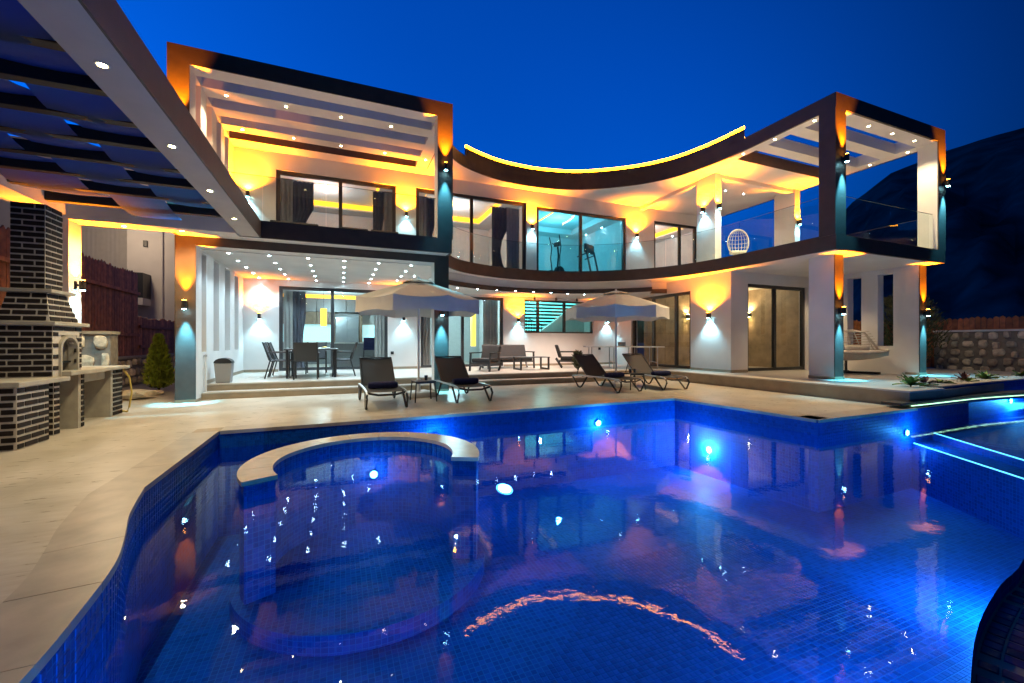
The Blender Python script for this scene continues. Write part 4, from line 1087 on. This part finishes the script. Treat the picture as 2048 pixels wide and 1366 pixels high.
light('POINT', nh, (-6.9, 17.6, 5.2), None, 130, (1.0, .75, .5), r=.2, name='house_fill_light', world=True)  # added fill light hanging free of any fitting, brightens the neighbouring facade

# ================================================================== FURNITURE
def lounger(loc, rz, label):
    """sling sun lounger, foot end towards -Y, head up"""
    t = thing('sun_lounger', label, 'sun lounger', loc, rz, 'sun loungers by the pool')
    W = .34
    for s in (-1, 1):
        obj('side_rail', MB().tube([(s * W, -.95, .27), (s * W, -.88, .315), (s * W, -.6, .33), (s * W, .55, .33), (s * W, .93, .30)], .022, 8), 'silver', t)
        obj('leg', MB().tube([(s * W, -.94, .28), (s * W * 1.03, -.99, .20), (s * W * 1.03, -.90, .03), (s * W * 1.03, -.84, .02), (s * W, -.52, .31)], .022, 8), 'black_metal', t)
        obj('leg', MB().tube([(s * W, .30, .31), (s * W * 1.03, .52, .04), (s * W * 1.03, .58, .02), (s * W * 1.03, .66, .03), (s * W, .92, .29)], .022, 8), 'black_metal', t)
    obj('cross_bar', MB().tube([(-W, -.90, .305), (-.15, -.92, .265), (.15, -.92, .265), (W, -.90, .305)], .02, 8), 'black_metal', t)
    obj('cross_bar', MB().tube([(-W, .5, .31), (W, .5, .31)], .016, 8), 'black_metal', t)
    # seat sling
    def slingm(p0, p1, wd, sag, n_=10):
        v = []
        p0, p1 = Vector(p0), Vector(p1); nrm = (p1 - p0).cross(Vector((1, 0, 0))).normalized()
        for i in range(n_ + 1):
            for j in range(7):
                q = j / 6 * 2 - 1; v.append(p0 + (p1 - p0) * (i / n_) + Vector((q * wd, 0, 0)) + nrm * (sag * (1 - q * q)))
        f = [(i * 7 + j, i * 7 + j + 1, (i + 1) * 7 + j + 1, (i + 1) * 7 + j) for i in range(n_) for j in range(6)]
        o_ = len(v); v += [p + nrm * .006 for p in v]; f += [tuple(k + o_ for k in p[::-1]) for p in f]
        return MB().add(v, f)
    smooth(obj('seat_sling', slingm((0, -.88, .335), (0, .32, .335), W - .01, .02), 'sling', t))
    top = (0, .90, .86)
    smooth(obj('back_sling', slingm((0, .32, .345), top, W - .025, .025), 'sling', t))
    bf = MB()
    for s in (-1, 1): bf.tube([(s * (W - .015), .30, .335), (s * (W - .015), .90, .865)], .017, 8)
    bf.tube([(-W + .015, .90, .865), (W - .015, .90, .865)], .017, 8)
    obj('back_frame', bf, 'black_metal', t)
    obj('back_brace', MB().tube([(-W + .03, .58, .55), (-.12, .61, .52), (.12, .61, .52), (W - .03, .58, .55)], .014, 8), 'black_metal', t)
    obj('back_prop', MB().tube([(-W + .04, .66, .63), (-W + .04, .80, .31)], .012, 6).tube([(W - .04, .66, .63), (W - .04, .80, .31)], .012, 6), 'black_metal', t)
    return t
def towel(loc, rz, label):
    t = thing('rolled_towel', label, 'towel', loc, rz, 'rolled navy towels')
    n_ = 26; prof = []
    v = []; 
    for i in range(n_ + 1):
        s = i / n_; rr = .075 * (1 - .25 * abs(2 * s - 1) ** 6) * (1 + .03 * math.sin(s * 40))
        for k in range(14):
            a = 2 * math.pi * k / 14; v.append((-.27 + .54 * s, rr * 1.25 * math.cos(a), .055 + rr * .9 * math.sin(a)))
    f = [(i * 14 + k, i * 14 + (k + 1) % 14, (i + 1) * 14 + (k + 1) % 14, (i + 1) * 14 + k) for i in range(n_) for k in range(14)]
    f += [tuple(range(14)), tuple(n_ * 14 + k for k in range(14))[::-1]]
    smooth(obj('roll', MB().add(v, f), 'navy', t))
    obj('flap', MB().rbox(-.26, .26, -.085, -.076, .01, .09, .004), 'navy', t)
for (x, y, rz, a, b) in ((.74, 8.72, 2, 'charcoal sling lounger directly behind the spa ring, leftmost of four', 'rolled navy towel on the leftmost lounger'),
                         (2.42, 8.92, 3, 'charcoal sling lounger just right of the first parasol', 'rolled navy towel on the lounger right of the first parasol'),
                         (6.30, 9.10, 6, 'charcoal sling lounger just left of the second parasol', 'rolled navy towel on the lounger left of the second parasol'),
                         (7.86, 9.15, -2, 'charcoal sling lounger nearest the right terrace', 'rolled navy towel on the lounger nearest the right terrace')):
    lounger((x, y, 0), R(rz), a); towel((x + math.sin(R(rz)) * .35, y - .35, .335), R(rz), b)

def parasol(loc, rz, label, Hh=2.56):
    t = thing('parasol', label, 'parasol', loc, rz, 'beige parasols')
    obj('base', MB().rbox(-.30, .30, -.30, .30, 0, .11, .03), 'white_paint', t)
    obj('base_socket', MB().lathe([(.045, .11), (.045, .38), (.03, .40)], 14), 'white_paint', t)
    obj('pole', MB().tube([(0, 0, .1), (0, 0, Hh - .06)], .024, 12), 'white_paint', t)
    n_ = 8; Rr = 1.38; ze = Hh - .42; v = []; f = []
    m_ = 6
    for k in range(n_):
        a0, a1 = 2 * math.pi * k / n_, 2 * math.pi * (k + 1) / n_
        st_ = len(v)
        for i in range(m_ + 1):
            q = i / m_; rr = .22 + (Rr - .22) * q; z = Hh - .03 - (Hh - .03 - ze) * (q ** 1.12)
            for j in range(5):
                s = j / 4; p0 = Vector((math.cos(a0), math.sin(a0))); p1 = Vector((math.cos(a1), math.sin(a1)))
                p = (p0 * (1 - s) + p1 * s) * rr; v.append((p.x, p.y, z - .045 * q * 4 * s * (1 - s)))
        f += [(st_ + i * 5 + j, st_ + i * 5 + j + 1, st_ + (i + 1) * 5 + j + 1, st_ + (i + 1) * 5 + j) for i in range(m_) for j in range(4)]
    o_ = len(v); v += [(a, b, c - .005) for a, b, c in v]; f += [tuple(k + o_ for k in p[::-1]) for p in f]
    cn = obj('canopy', MB().add(v, f), 'canvas', t)
    for k in range(n_):
        a0, a1 = 2 * math.pi * k / n_, 2 * math.pi * (k + 1) / n_
        p0 = Vector((math.cos(a0), math.sin(a0))) * Rr; p1 = Vector((math.cos(a1), math.sin(a1))) * Rr
        va = MB(); vv = []
        for j in range(9):
            s = j / 8; p = p0 * (1 - s) + p1 * s; sag = .045 * 4 * s * (1 - s)
            for z in (ze - sag, ze - .14 - sag * .5, ze - .30 - .02 * math.cos(s * 6.28)): vv.append((p.x * (1.0 + .01 * (z < ze - .2)), p.y, z))
        ff = [(j * 3 + i, (j + 1) * 3 + i, (j + 1) * 3 + i + 1, j * 3 + i + 1) for j in range(8) for i in range(2)]
        o2 = len(vv); c_ = (p0 + p1).normalized() * -.004; vv += [(a + c_.x, b + c_.y, c) for a, b, c in vv]; ff += [tuple(q + o2 for q in p[::-1]) for p in ff]
        obj('valance', va.add(vv, ff), 'canvas', t)
        obj('rib', MB().bar((p0.x * .05, p0.y * .05, Hh - .10), (p0.x * .99, p0.y * .99, ze - .03), .018, .022), 'white_paint', t)
        obj('stay', MB().bar((p0.x * .03, p0.y * .03, ze - .12), (p0.x * .5, p0.y * .5, (Hh + ze) / 2 - .06), .014, .018), 'white_paint', t)
    v = []; f = []
    for k in range(16):
        a = 2 * math.pi * k / 16; v += [(.36 * math.cos(a), .36 * math.sin(a), Hh - .045 + .03 * (k % 2)), (.02 * math.cos(a), .02 * math.sin(a), Hh + .07)]
    f = [(2 * k, 2 * ((k + 1) % 16), 2 * ((k + 1) % 16) + 1, 2 * k + 1) for k in range(16)]
    o_ = len(v); v += [(a, b, c - .005) for a, b, c in v]; f += [tuple(q + o_ for q in p[::-1]) for p in f]
    obj('vent_cap', MB().add(v, f), 'canvas', t)
    obj('finial', MB().lathe([(.02, Hh + .06), (.03, Hh + .09), (.01, Hh + .12)], 10), 'white_paint', t)
parasol((1.62, 9.50, 0), R(15), 'beige parasol between the two left loungers')
parasol((7.02, 9.62, 0), R(8), 'beige parasol between the two right loungers')

def side_table(loc, rz, label):
    t = thing('side_table', label, 'side table', loc, rz, 'small black side tables')
    obj('top', MB().rbox(-.21, .21, -.21, .21, .40, .42, .006), 'anthracite', t)
    for sx in (-1, 1):
        for sy in (-1, 1): obj('leg', MB().bar((sx * .19, sy * .19, .40), (sx * .22, sy * .22, 0), .022, .022), 'black_metal', t)
    obj('apron', MB().box(-.2, .2, -.2, -.18, .37, .40).box(-.2, .2, .18, .2, .37, .40), 'black_metal', t)
def cup(loc, label):
    t = thing('cup', label, 'cup', loc, 0, 'black cups on side tables')
    obj('body', MB().lathe([(.03, 0), (.036, .1), (.033, .1), (.028, .008)], 16), 'black_metal', t); obj('base_ring', MB().lathe([(.031, 0), (.032, .006), (.031, .008)], 16), 'black_metal', t)
side_table((1.58, 8.70, 0), R(4), 'black side table in front of the first parasol'); cup((1.64, 8.72, .42), 'black cup on the left side table')
side_table((6.98, 8.85, 0), R(-4), 'black side table between the two right loungers'); cup((6.90, 8.85, .42), 'left black cup on the right side table'); cup((7.06, 8.88, .42), 'right black cup on the right side table')

def chair(loc, rz, label):
    """garden dining chair, back at -Y"""
    t = thing('dining_chair', label, 'chair', loc, rz, 'dark dining chairs on the terrace')
    obj('seat', MB().rbox(-.24, .24, -.22, .25, .42, .45, .012), 'sling', t)
    obj('backrest', MB().add([(-.235, -.22, .45), (.235, -.22, .45), (.25, -.36, .90), (-.25, -.36, .90), (-.235, -.24, .45), (.235, -.24, .45), (.25, -.38, .90), (-.25, -.38, .90)],
        [(0,1,2,3),(4,7,6,5),(0,4,5,1),(1,5,6,2),(2,6,7,3),(3,7,4,0)]), 'sling', t)
    for s in (-1, 1):
        obj('leg', MB().tube([(s * .26, .24, 0), (s * .26, .22, .64)], .017, 8), 'black_metal', t)
        obj('leg', MB().tube([(s * .26, -.32, 0), (s * .255, -.20, .45), (s * .255, -.37, .91)], .017, 8), 'black_metal', t)
        obj('armrest', MB().rbox(s * .265 - .025, s * .265 + .025, -.27, .25, .635, .66, .006), 'anthracite', t)
    return t
dt = thing('dining_table', 'dark dining table set with plates on the left terrace', 'table', (-.68, 12.55, PF))
obj('top', MB().rbox(-.62, .62, -.8, .8, .71, .74, .01), 'anthracite', dt)
for sx in (-1, 1):
    for sy in (-1, 1): obj('leg', MB().bar((sx * .55, sy * .72, .71), (sx * .55, sy * .72, 0), .06, .06), 'black_metal', dt)
obj('centre_strip', MB().box(-.2, .2, -.78, .78, .741, .746), 'marble', dt)
for i, (x, y) in enumerate(((-.95, 12.2), (-.4, 12.2), (-.95, 12.9), (-.4, 12.9))):
    p_ = thing('plate', f'white plate on the terrace dining table, {("front left", "front right", "rear left", "rear right")[i]}', 'plate', (x, y, PF + .7465), 0, 'plates on the dining table')
    obj('rim', MB().lathe([(.06, 0), (.13, .018), (.128, .022), (.055, .006)], 20), 'white_paint', p_); obj('food', MB().lathe([(.05, .006), (.06, .03), (.02, .045)], 12), 'hose', p_)
for (x, y, a, lb) in ((-1.42, 12.2, -90, 'dining chair at left front of the terrace table'), (-1.40, 12.85, -90, 'dining chair at left rear of the terrace table'),
                      (-.78, 11.62, 0, 'dining chair with its back to the pool'), (.05, 12.25, 90, 'dining chair at right front of the terrace table'),
                      (.06, 12.9, 90, 'dining chair at right rear of the terrace table'), (-.65, 13.5, 180, 'dining chair on far side of the terrace table')):
    chair((x, y, PF), R(a), lb)
bs = thing('bar_stool', 'dark blue bar stool at the kitchen island', 'bar stool', (1.0, 16.5, PF))
obj('seat', MB().rbox(-.22, .22, -.2, .2, .62, .70, .03), 'navy', bs); obj('backrest', MB().rbox(-.22, .22, -.24, -.18, .68, 1.08, .02), 'navy', bs)
for s in (-1, 1): obj('leg', MB().bar((s * .2, .18, .62), (s * .22, .2, 0), .025, .025), 'black_metal', bs); obj('leg', MB().bar((s * .2, -.18, .62), (s * .22, -.2, 0), .025, .025), 'black_metal', bs)

def armchair(loc, rz, label, W=.36, name='armchair', cat='armchair', cm='cushion_grey'):
    """low aluminium lounge seat with grey cushions, front at -Y"""
    t = thing(name, label, cat, loc, rz, 'dark lounge seats on the middle terrace')
    for s in (-1, 1):
        obj('side_frame', MB().bar((s * W, -.38, 0), (s * W, -.32, .56), .05, .05).bar((s * W, .20, .0), (s * W, .42, .34), .05, .05).bar((s * W, -.36, .57), (s * W, .30, .57), .07, .035), 'anthracite', t)
    obj('seat_frame', MB().rbox(-W, W, -.34, .34, .22, .27, .01), 'anthracite', t)
    obj('seat_cushion', MB().rbox(-W + .03, W - .03, -.33, .25, .27, .40, .035), cm, t)
    bm_ = MB().rbox(-W + .03, W - .03, -.06, .06, 0, .46, .04); bm_.v = [(x, .26 + y + z * .32, .36 + z) for x, y, z in bm_.v]
    obj('back_cushion', bm_, cm, t)
    return t
armchair((4.30, 12.75, PF), R(-50), 'left dark lounge armchair near the right column')
armchair((5.45, 13.75, PF), R(0), 'dark lounge sofa against the middle back wall', .85, 'lounge_sofa', 'sofa')
armchair((7.55, 13.2, PF), R(60), 'right dark lounge armchair in front of peach lit wall')
ct = thing('coffee_table', 'dark slatted coffee table between the lounge seats', 'coffee table', (5.9, 12.75, PF))
for i in range(7): obj('slat', MB().rbox(-.55, .55, -.31 + i * .09, -.235 + i * .09, .40, .425, .006), 'anthracite', ct)
for sx in (-1, 1): obj('leg_frame', MB().bar((sx * .5, -.29, 0), (sx * .5, -.29, .40), .05, .05).bar((sx * .5, .29, 0), (sx * .5, .29, .40), .05, .05).bar((sx * .5, -.29, .03), (sx * .5, .29, .03), .05, .05), 'anthracite', ct)
tt = thing('tennis_table', 'table tennis table with net beside the brown sliding doors', 'table tennis table', (9.25, 12.35, PF), R(-28))
obj('top', MB().box(-1.3, -.005, -.72, .72, .74, .765).box(.005, 1.3, -.72, .72, .74, .765), 'pingpong', tt)
obj('edge', MB().ribbon([(-1.305, -.725), (1.305, -.725)], .004, .737, .767).ribbon([(1.305, .725), (-1.305, .725)], .004, .737, .767), 'white_paint', tt)
obj('net', MB().box(-.004, .004, -.82, .82, .775, .91), 'sling', tt); obj('net_tape', MB().box(-.007, .007, -.82, .82, .91, .925), 'silver', tt)
for s in (-1, 1): obj('net_post', MB().box(-.012, .012, s * .81 - .01, s * .81 + .01, .74, .925), 'silver', tt)
for sx in (-1.1, -.35, .35, 1.1):
    obj('leg_frame', MB().bar((sx, -.6, 0), (sx, -.6, .74), .03, .03).bar((sx, .6, 0), (sx, .6, .74), .03, .03).bar((sx, -.6, .22), (sx, .6, .22), .025, .025), 'silver', tt)
obj('wheel', MB().lathe([(.045, -.012), (.05, 0), (.045, .012)], 14, (.35, -.6, .05)), 'black_metal', tt)

# bin by the side wall
bn = thing('waste_bin', 'grey waste bin with black swing lid on the left terrace', 'bin', (-2.42, 11.18, PF))
bb = MB().rbox(-.17, .17, -.13, .13, 0, .44, .025); bb.v = [(x * (.82 + .42 * z), y * (.82 + .42 * z), z) for x, y, z in bb.v]
obj('body', bb, 'bin_grey', bn)
lid = [(-.18, -.14), (.18, -.14), (.18, .14), (-.18, .14)]
v = []
for k in range(9):
    a = math.pi * k / 8; v += [(-.175 * math.cos(a), y, .44 + .115 * math.sin(a)) for y in (-.135, .135)]
f = [(2 * k, 2 * k + 1, 2 * k + 3, 2 * k + 2) for k in range(8)] + [tuple(range(0, 18, 2)), tuple(range(1, 18, 2))[::-1], (0, 16, 17, 1)]
obj('lid', MB().add(v, f), 'black_metal', bn)
dp = thing('downpipe', 'thin white pipe on the side wall beside the waste bin', 'pipe', (-2.665, 10.99, .15))
obj('pipe', MB().tube([(-2.665, 10.78, .15), (-2.665, 10.78, .95)], .02, 10), 'white_paint', dp, True); obj('clip', MB().box(-2.70, -2.64, 10.755, 10.805, .9, .93), 'silver', dp, True)
for x, y, z, nm in ((1.62, YL, .85, 'dark socket on terrace wall right of kitchen door'), (9.9, YL, .95, 'dark socket on peach lit wall right of staircase window')):
    s_ = thing('wall_socket', nm, 'socket', (x, y, z), 0, 'outdoor sockets'); obj('plate', MB().rbox(-.05, .05, -.03, 0, -.05, .05, .008), 'anthracite', s_); obj('flap', MB().rbox(-.04, .04, -.04, -.03, -.035, .035, .004), 'black_metal', s_)

# swing seat on the right terrace
sw_ = thing('swing_seat', 'beige wicker swing seat with cushion under the right wing', 'swing seat', (13.45, 7.45, PF), R(-22)); sw_.scale = (1.12, 1.12, 1.12)
obj('foot', MB().tube([(-.6, .35, .03), (0, .45, .03), (.7, -.1, .03)], .03, 8).tube([(0, .45, .03), (.6, .8, .03)], .03, 8), 'frame_brown', sw_)
obj('post', MB().tube([(0, .12, .03), (0, .12, .42)], .03, 10), 'frame_brown', sw_)
Wd = .82
def basket(q, z):   # half outline (x, y) of the shell at a height
    return None
v = []; nn_ = 24
for i in range(nn_ + 1):
    s = i / nn_ * 2 - 1
    up_ = .10 * abs(s) ** 2.2
    for k, (yy, zz) in enumerate(((-.42, .53), (-.30, .42), (0, .38), (.30, .42), (.42, .52))):
        v.append((s * Wd * (1 if k not in (0, 4) else 1.03), yy * math.sqrt(max(.05, 1 - s ** 4 * .8)), zz + up_))
f = [(i * 5 + j, i * 5 + j + 1, (i + 1) * 5 + j + 1, (i + 1) * 5 + j) for i in range(nn_) for j in range(4)]
o_ = len(v); v += [(a, b, c - .03) for a, b, c in v]; f += [tuple(q + o_ for q in p[::-1]) for p in f]
smooth(obj('seat_shell', MB().add(v, f), 'wicker', sw_))
for r in range(9):
    z = .56 + r * .065; q = r / 8; wx = Wd * (1.0 - .38 * q ** 1.3); pts = []
    for k in range(17):
        a = math.pi * k / 16; pts.append((-wx * math.cos(a), .05 + .38 * math.sin(a) ** .7 if 0 < k < 16 else .02, z + .03 * abs(math.cos(a)) ** 2 - .02))
    obj('wicker_band', MB().tube(pts, .012, 6), 'wicker', sw_)
for k in range(9):
    s = (k / 8 * 2 - 1); a = math.acos(-s * .98); p0 = (-Wd * math.cos(a), .05 + .38 * math.sin(a) ** .7, .55); p1 = (-Wd * .62 * math.cos(a), .05 + .38 * math.sin(a) ** .7, 1.10)
    obj('upright', MB().tube([p0, p1], .011, 6), 'wicker', sw_)
obj('frame', MB().tube([(-Wd, -.2, .60), (-Wd * .98, .1, .64), (-Wd * .66, .2, 1.06), (-Wd * .55, .36, 1.11), (0, .44, 1.12), (Wd * .55, .36, 1.11), (Wd * .66, .2, 1.06), (Wd * .98, .1, .64), (Wd, -.2, .60)], .028, 8), 'wicker', sw_)
cu = MB().rbox(-Wd + .1, Wd - .1, -.34, .30, .46, .60, .06); smooth(obj('seat_cushion', cu, 'cushion', sw_))
cu = MB().rbox(-Wd + .2, -.02, .10, .26, .58, .73, .05); smooth(obj('back_cushion', cu, 'cushion', sw_)); cu = MB().rbox(.02, Wd - .2, .10, .26, .58, .73, .05); smooth(obj('back_cushion', cu, 'cushion', sw_))
# egg chair on the roofed upper terrace
eg = thing('egg_chair', 'pale wicker egg chair on the upper terrace behind the glass railing', 'egg chair', (11.35, 9.35, ST), R(-25)); eg.scale = (.66, .66, .66)
obj('stand', MB().tube([(0, .5, .02), (0, .42, .5)], .03, 8).tube([(-.45, -.1, .03), (0, .5, .03), (.45, -.1, .03)], .03, 8), 'white_paint', eg)
for k in range(11):
    a = math.pi * k / 10; 
    obj('wicker_rib', MB().tube([(.48 * math.cos(a) * math.sin(b) , .30 * math.sin(a) * math.sin(b), .95 - .62 * math.cos(b)) for b in np.linspace(.15, math.pi - .08, 14)], .011, 6), 'wicker', eg)
for k in range(9):
    b = math.pi * (k + 1.2) / 10.4
    obj('wicker_band', MB().tube([(.48 * math.cos(a) * math.sin(b), .30 * math.sin(a) * math.sin(b), .95 - .62 * math.cos(b)) for a in np.linspace(0, math.pi, 12)], .010, 6), 'wicker', eg)
obj('rim', MB().tube([(.48 * math.sin(b), -.0, .95 - .62 * math.cos(b)) for b in np.linspace(0, 2 * math.pi, 28)], .026, 8), 'wicker', eg)
smooth(obj('cushion', MB().rbox(-.34, .34, -.1, .2, .42, .58, .06), 'cushion', eg))
# loungers' heads on the upper left terrace
for i, x in enumerate((-1.15, .35, 1.2)):
    armchair((x, 12.4, ST), 0, f'dark lounge seat behind upper left railing, {ORD[i]} from left', .42 if i else .62, 'terrace_seat', 'armchair', 'cushion_dark')
# gym machines
el = thing('cross_trainer', 'black cross trainer standing behind the gym glazing', 'cross trainer', (7.75, 14.6, ST), R(20))
obj('base', MB().rbox(-.5, .5, -.05, .05, .03, .1, .02).rbox(-.55, -.45, -.28, .28, 0, .06, .02).rbox(.45, .55, -.28, .28, 0, .06, .02), 'anthracite', el)
obj('flywheel', MB().tube([(.3, -.07, .32), (.3, .07, .32)], .25, 20), 'black_metal', el)
obj('mast', MB().tube([(.15, 0, .1), (.25, 0, 1.0), (.2, 0, 1.35)], .035, 10), 'anthracite', el)
for s in (-1, 1):
    obj('arm', MB().tube([(.1, s * .2, .35), (.05, s * .24, .9), (.12, s * .24, 1.3), (.0, s * .26, 1.72)], .02, 8), 'black_metal', el)
    obj('pedal_bar', MB().tube([(.3, s * .14, .3), (-.45, s * .16, .25)], .025, 8), 'black_metal', el); obj('pedal', MB().rbox(-.45, -.12, s * .17 - .06, s * .17 + .06, .27, .31, .01), 'anthracite', el)
obj('console', MB().rbox(.12, .2, -.14, .14, 1.33, 1.5, .02), 'black_metal', el); obj('handle', MB().tube([(.1, -.22, 1.5), (.15, 0, 1.36), (.1, .22, 1.5)], .018, 8), 'black_metal', el)
tr_ = thing('treadmill', 'dark treadmill at the right of the gym glazing', 'treadmill', (9.1, 14.9, ST), R(-60))
obj('deck', MB().rbox(-.8, .8, -.35, .35, .08, .2, .03), 'anthracite', tr_); obj('belt', MB().box(-.75, .6, -.25, .25, .2, .206), 'black_metal', tr_)
for s in (-1, 1): obj('upright', MB().bar((.7, s * .33, .15), (.45, s * .33, 1.25), .06, .05), 'anthracite', tr_); obj('handrail', MB().bar((.45, s * .33, 1.1), (.05, s * .33, 1.0), .04, .04), 'black_metal', tr_)
obj('console', MB().rbox(.36, .46, -.36, .36, 1.15, 1.5, .02), 'anthracite', tr_)
ac = thing('air_conditioner', 'white air conditioner on the wall of the middle upper bedroom', 'air conditioner', (6.1, 16.0, 5.7), R(-90))
obj('body', MB().rbox(-.42, .42, -.1, .1, 0, .28, .03), 'white_paint', ac); obj('flap', MB().box(-.38, .38, -.12, -.1, .03, .06), 'white_paint', ac)

# ================================================================== PLANTS
def leafplant(loc, n_, L, m, label, up=.6, w_=.05, group='low plants in the planter'):
    t = thing('leafy_plant', label, 'plant', loc, 0, group); rnd = random.Random(int(loc[0] * 100))
    for k in range(n_):
        a = rnd.uniform(0, 6.28); l = L * rnd.uniform(.6, 1.1); e = rnd.uniform(up * .3, up * 1.5); v = []; f = []
        for i in range(7):
            q = i / 6; rr = l * q * math.cos(e); z = l * q * math.sin(e) - .25 * l * q * q; ww = w_ * math.sin(math.pi * min(1, q * .92 + .1)) 
            d = Vector((math.cos(a), math.sin(a))); s = Vector((-d.y, d.x)) * ww
            v += [(d.x * rr + s.x, d.y * rr + s.y, z + .01), (d.x * rr, d.y * rr, z - .012 * q), (d.x * rr - s.x, d.y * rr - s.y, z + .01)]
        for i in range(6): f += [(3 * i, 3 * i + 1, 3 * i + 4, 3 * i + 3), (3 * i + 1, 3 * i + 2, 3 * i + 5, 3 * i + 4)]
        smooth(obj('leaf', MB().add(v, f), m, t))
    obj('stem', MB().tube([(0, 0, -.03), (0, 0, .08)], .014, 6), 'trunk', t)
zb = PF + .02
leafplant((10.75, 4.85, zb), 22, .36, 'leaf', 'large bright green leafy plant at left end of the planter', .9, .055)
leafplant((11.6, 5.0, zb), 12, .22, 'leaf_red', 'dark red plant in the planter', 1.3, .05)
leafplant((11.95, 4.85, zb), 14, .24, 'leaf', 'small green plant right of the dark red plant', .6, .03)
leafplant((13.1, 4.95, zb), 12, .30, 'leaf_red', 'spiky reddish plant at middle of the planter', 1.3, .035)
leafplant((12.9, 4.8, zb), 10, .18, 'leaf', 'yellow green plant in front of the spiky reddish plant', .8, .03)
leafplant((14.2, 5.0, zb), 26, .30, 'leaf', 'wide green bushy plant at right of the planter', .8, .035)
leafplant((16.2, 5.05, zb), 16, .26, 'leaf', 'green plant at far right end of the planter', .8, .04)
leafplant((11.1, 4.7, zb), 9, .16, 'leaf', 'low green tuft beside the large leafy plant', .5, .03)
pbm = MB(); rnd = random.Random(5)
for k in range(900):
    x = rnd.uniform(11.05, 18.8); y = rnd.uniform(4.66 + max(0, x - 13) * .02, 5.2); r_ = rnd.uniform(.015, .035)
    a = rnd.uniform(0, 3); ca, sa = math.cos(a), math.sin(a)
    pbm.add([(x + r_ * (p[0] * ca - p[1] * sa), y + r_ * (p[0] * sa + p[1] * ca), zb + .01 + r_ * .6 * p[2]) for p in ((1, 0, 0), (-1, 0, 0), (0, .8, 0), (0, -.8, 0), (0, 0, .9), (0, 0, -.9))], [(0, 2, 4), (2, 1, 4), (1, 3, 4), (3, 0, 4), (2, 0, 5), (1, 2, 5), (3, 1, 5), (0, 3, 5)])
tag(obj('pebbles', pbm, 'pebble'), 'pale grey pebbles covering the planter bed', 'pebbles', None, 'stuff')
def tuft(name, loc, h, rad, m, label, n_, cone=True, cat='shrub'):
    t = thing(name, label, cat, loc); rnd = random.Random(int(h * 991 + loc[1] * 7)); mb = MB()
    for k in range(n_):
        q = rnd.random() ** .8; z = h * (.06 + .94 * q)
        env = rad * ((1 - q) ** .75 * min(1, q * 6 + .45) if cone else math.sqrt(max(0, 1 - (2 * q - 1) ** 2)) + .08)
        a = rnd.uniform(0, 6.28); rr = env * math.sqrt(rnd.random()) * rnd.uniform(.8, 1.12)
        p = Vector((rr * math.cos(a), rr * math.sin(a), z)); L = rnd.uniform(.05, .11) * (1.3 if not cone else 1)
        d = Vector((math.cos(a) * .5 + rnd.uniform(-.4, .4), math.sin(a) * .5 + rnd.uniform(-.4, .4), rnd.uniform(.3, 1.2))).normalized()
        s = d.cross(Vector((rnd.uniform(-1, 1), rnd.uniform(-1, 1), .3))).normalized() * L * .22
        mb.add([p - s, p + s, p + d * L + s * .3, p + d * L - s * .3], [(0, 1, 2, 3)])
    obj('crown', mb, m, t); obj('trunk', MB().tube([(0, 0, 0), (0, 0, h * .6)], .03, 8, .012), 'trunk', t)
tuft('conifer_shrub', (-4.15, 12.9, 0), 1.35, .34, 'thuja', 'bright green conical shrub behind the left column', 4200)
tuft('garden_bush', (17.6, 8.15, .2), 2.6, .95, 'bush', 'dark bush seen through the wall openings of the right wing', 3500, False)
tuft('potted_plant', (7.25, 12.0, PF), .55, .16, 'bush', 'small leafy plant behind the lounger left of the second parasol', 420, False)
# loose stones by the left column
for i, (x, y, s_) in enumerate(((-4.0, 11.2, .32), (-4.5, 11.6, .2), (-3.9, 11.9, .17), (-4.3, 10.9, .12))):
    bm = bmesh.new(); bmesh.ops.create_icosphere(bm, subdivisions=2, radius=1)
    for v_ in bm.verts: k = 1 + random.uniform(-.15, .15); v_.co = Vector((v_.co.x * s_ * k, v_.co.y * s_ * .8 * k, s_ * .35 + v_.co.z * s_ * .36 * k))
    bm.verts.index_update()
    o = obj('rock', MB().add([v_.co for v_ in bm.verts], [[v_.index for v_ in f.verts] for f in bm.faces]), 'stone'); bm.free()
    o.location = (x, y, 0); tag(o, ('large flat orange rock on the ground behind the barbecue', 'grey rock behind the large orange rock', 'small rock near the conical shrub', 'smallest rock beside the large orange rock')[i], 'rock', 'loose rocks by the left column')
# far tree line behind the left boundary keeps the horizon closed
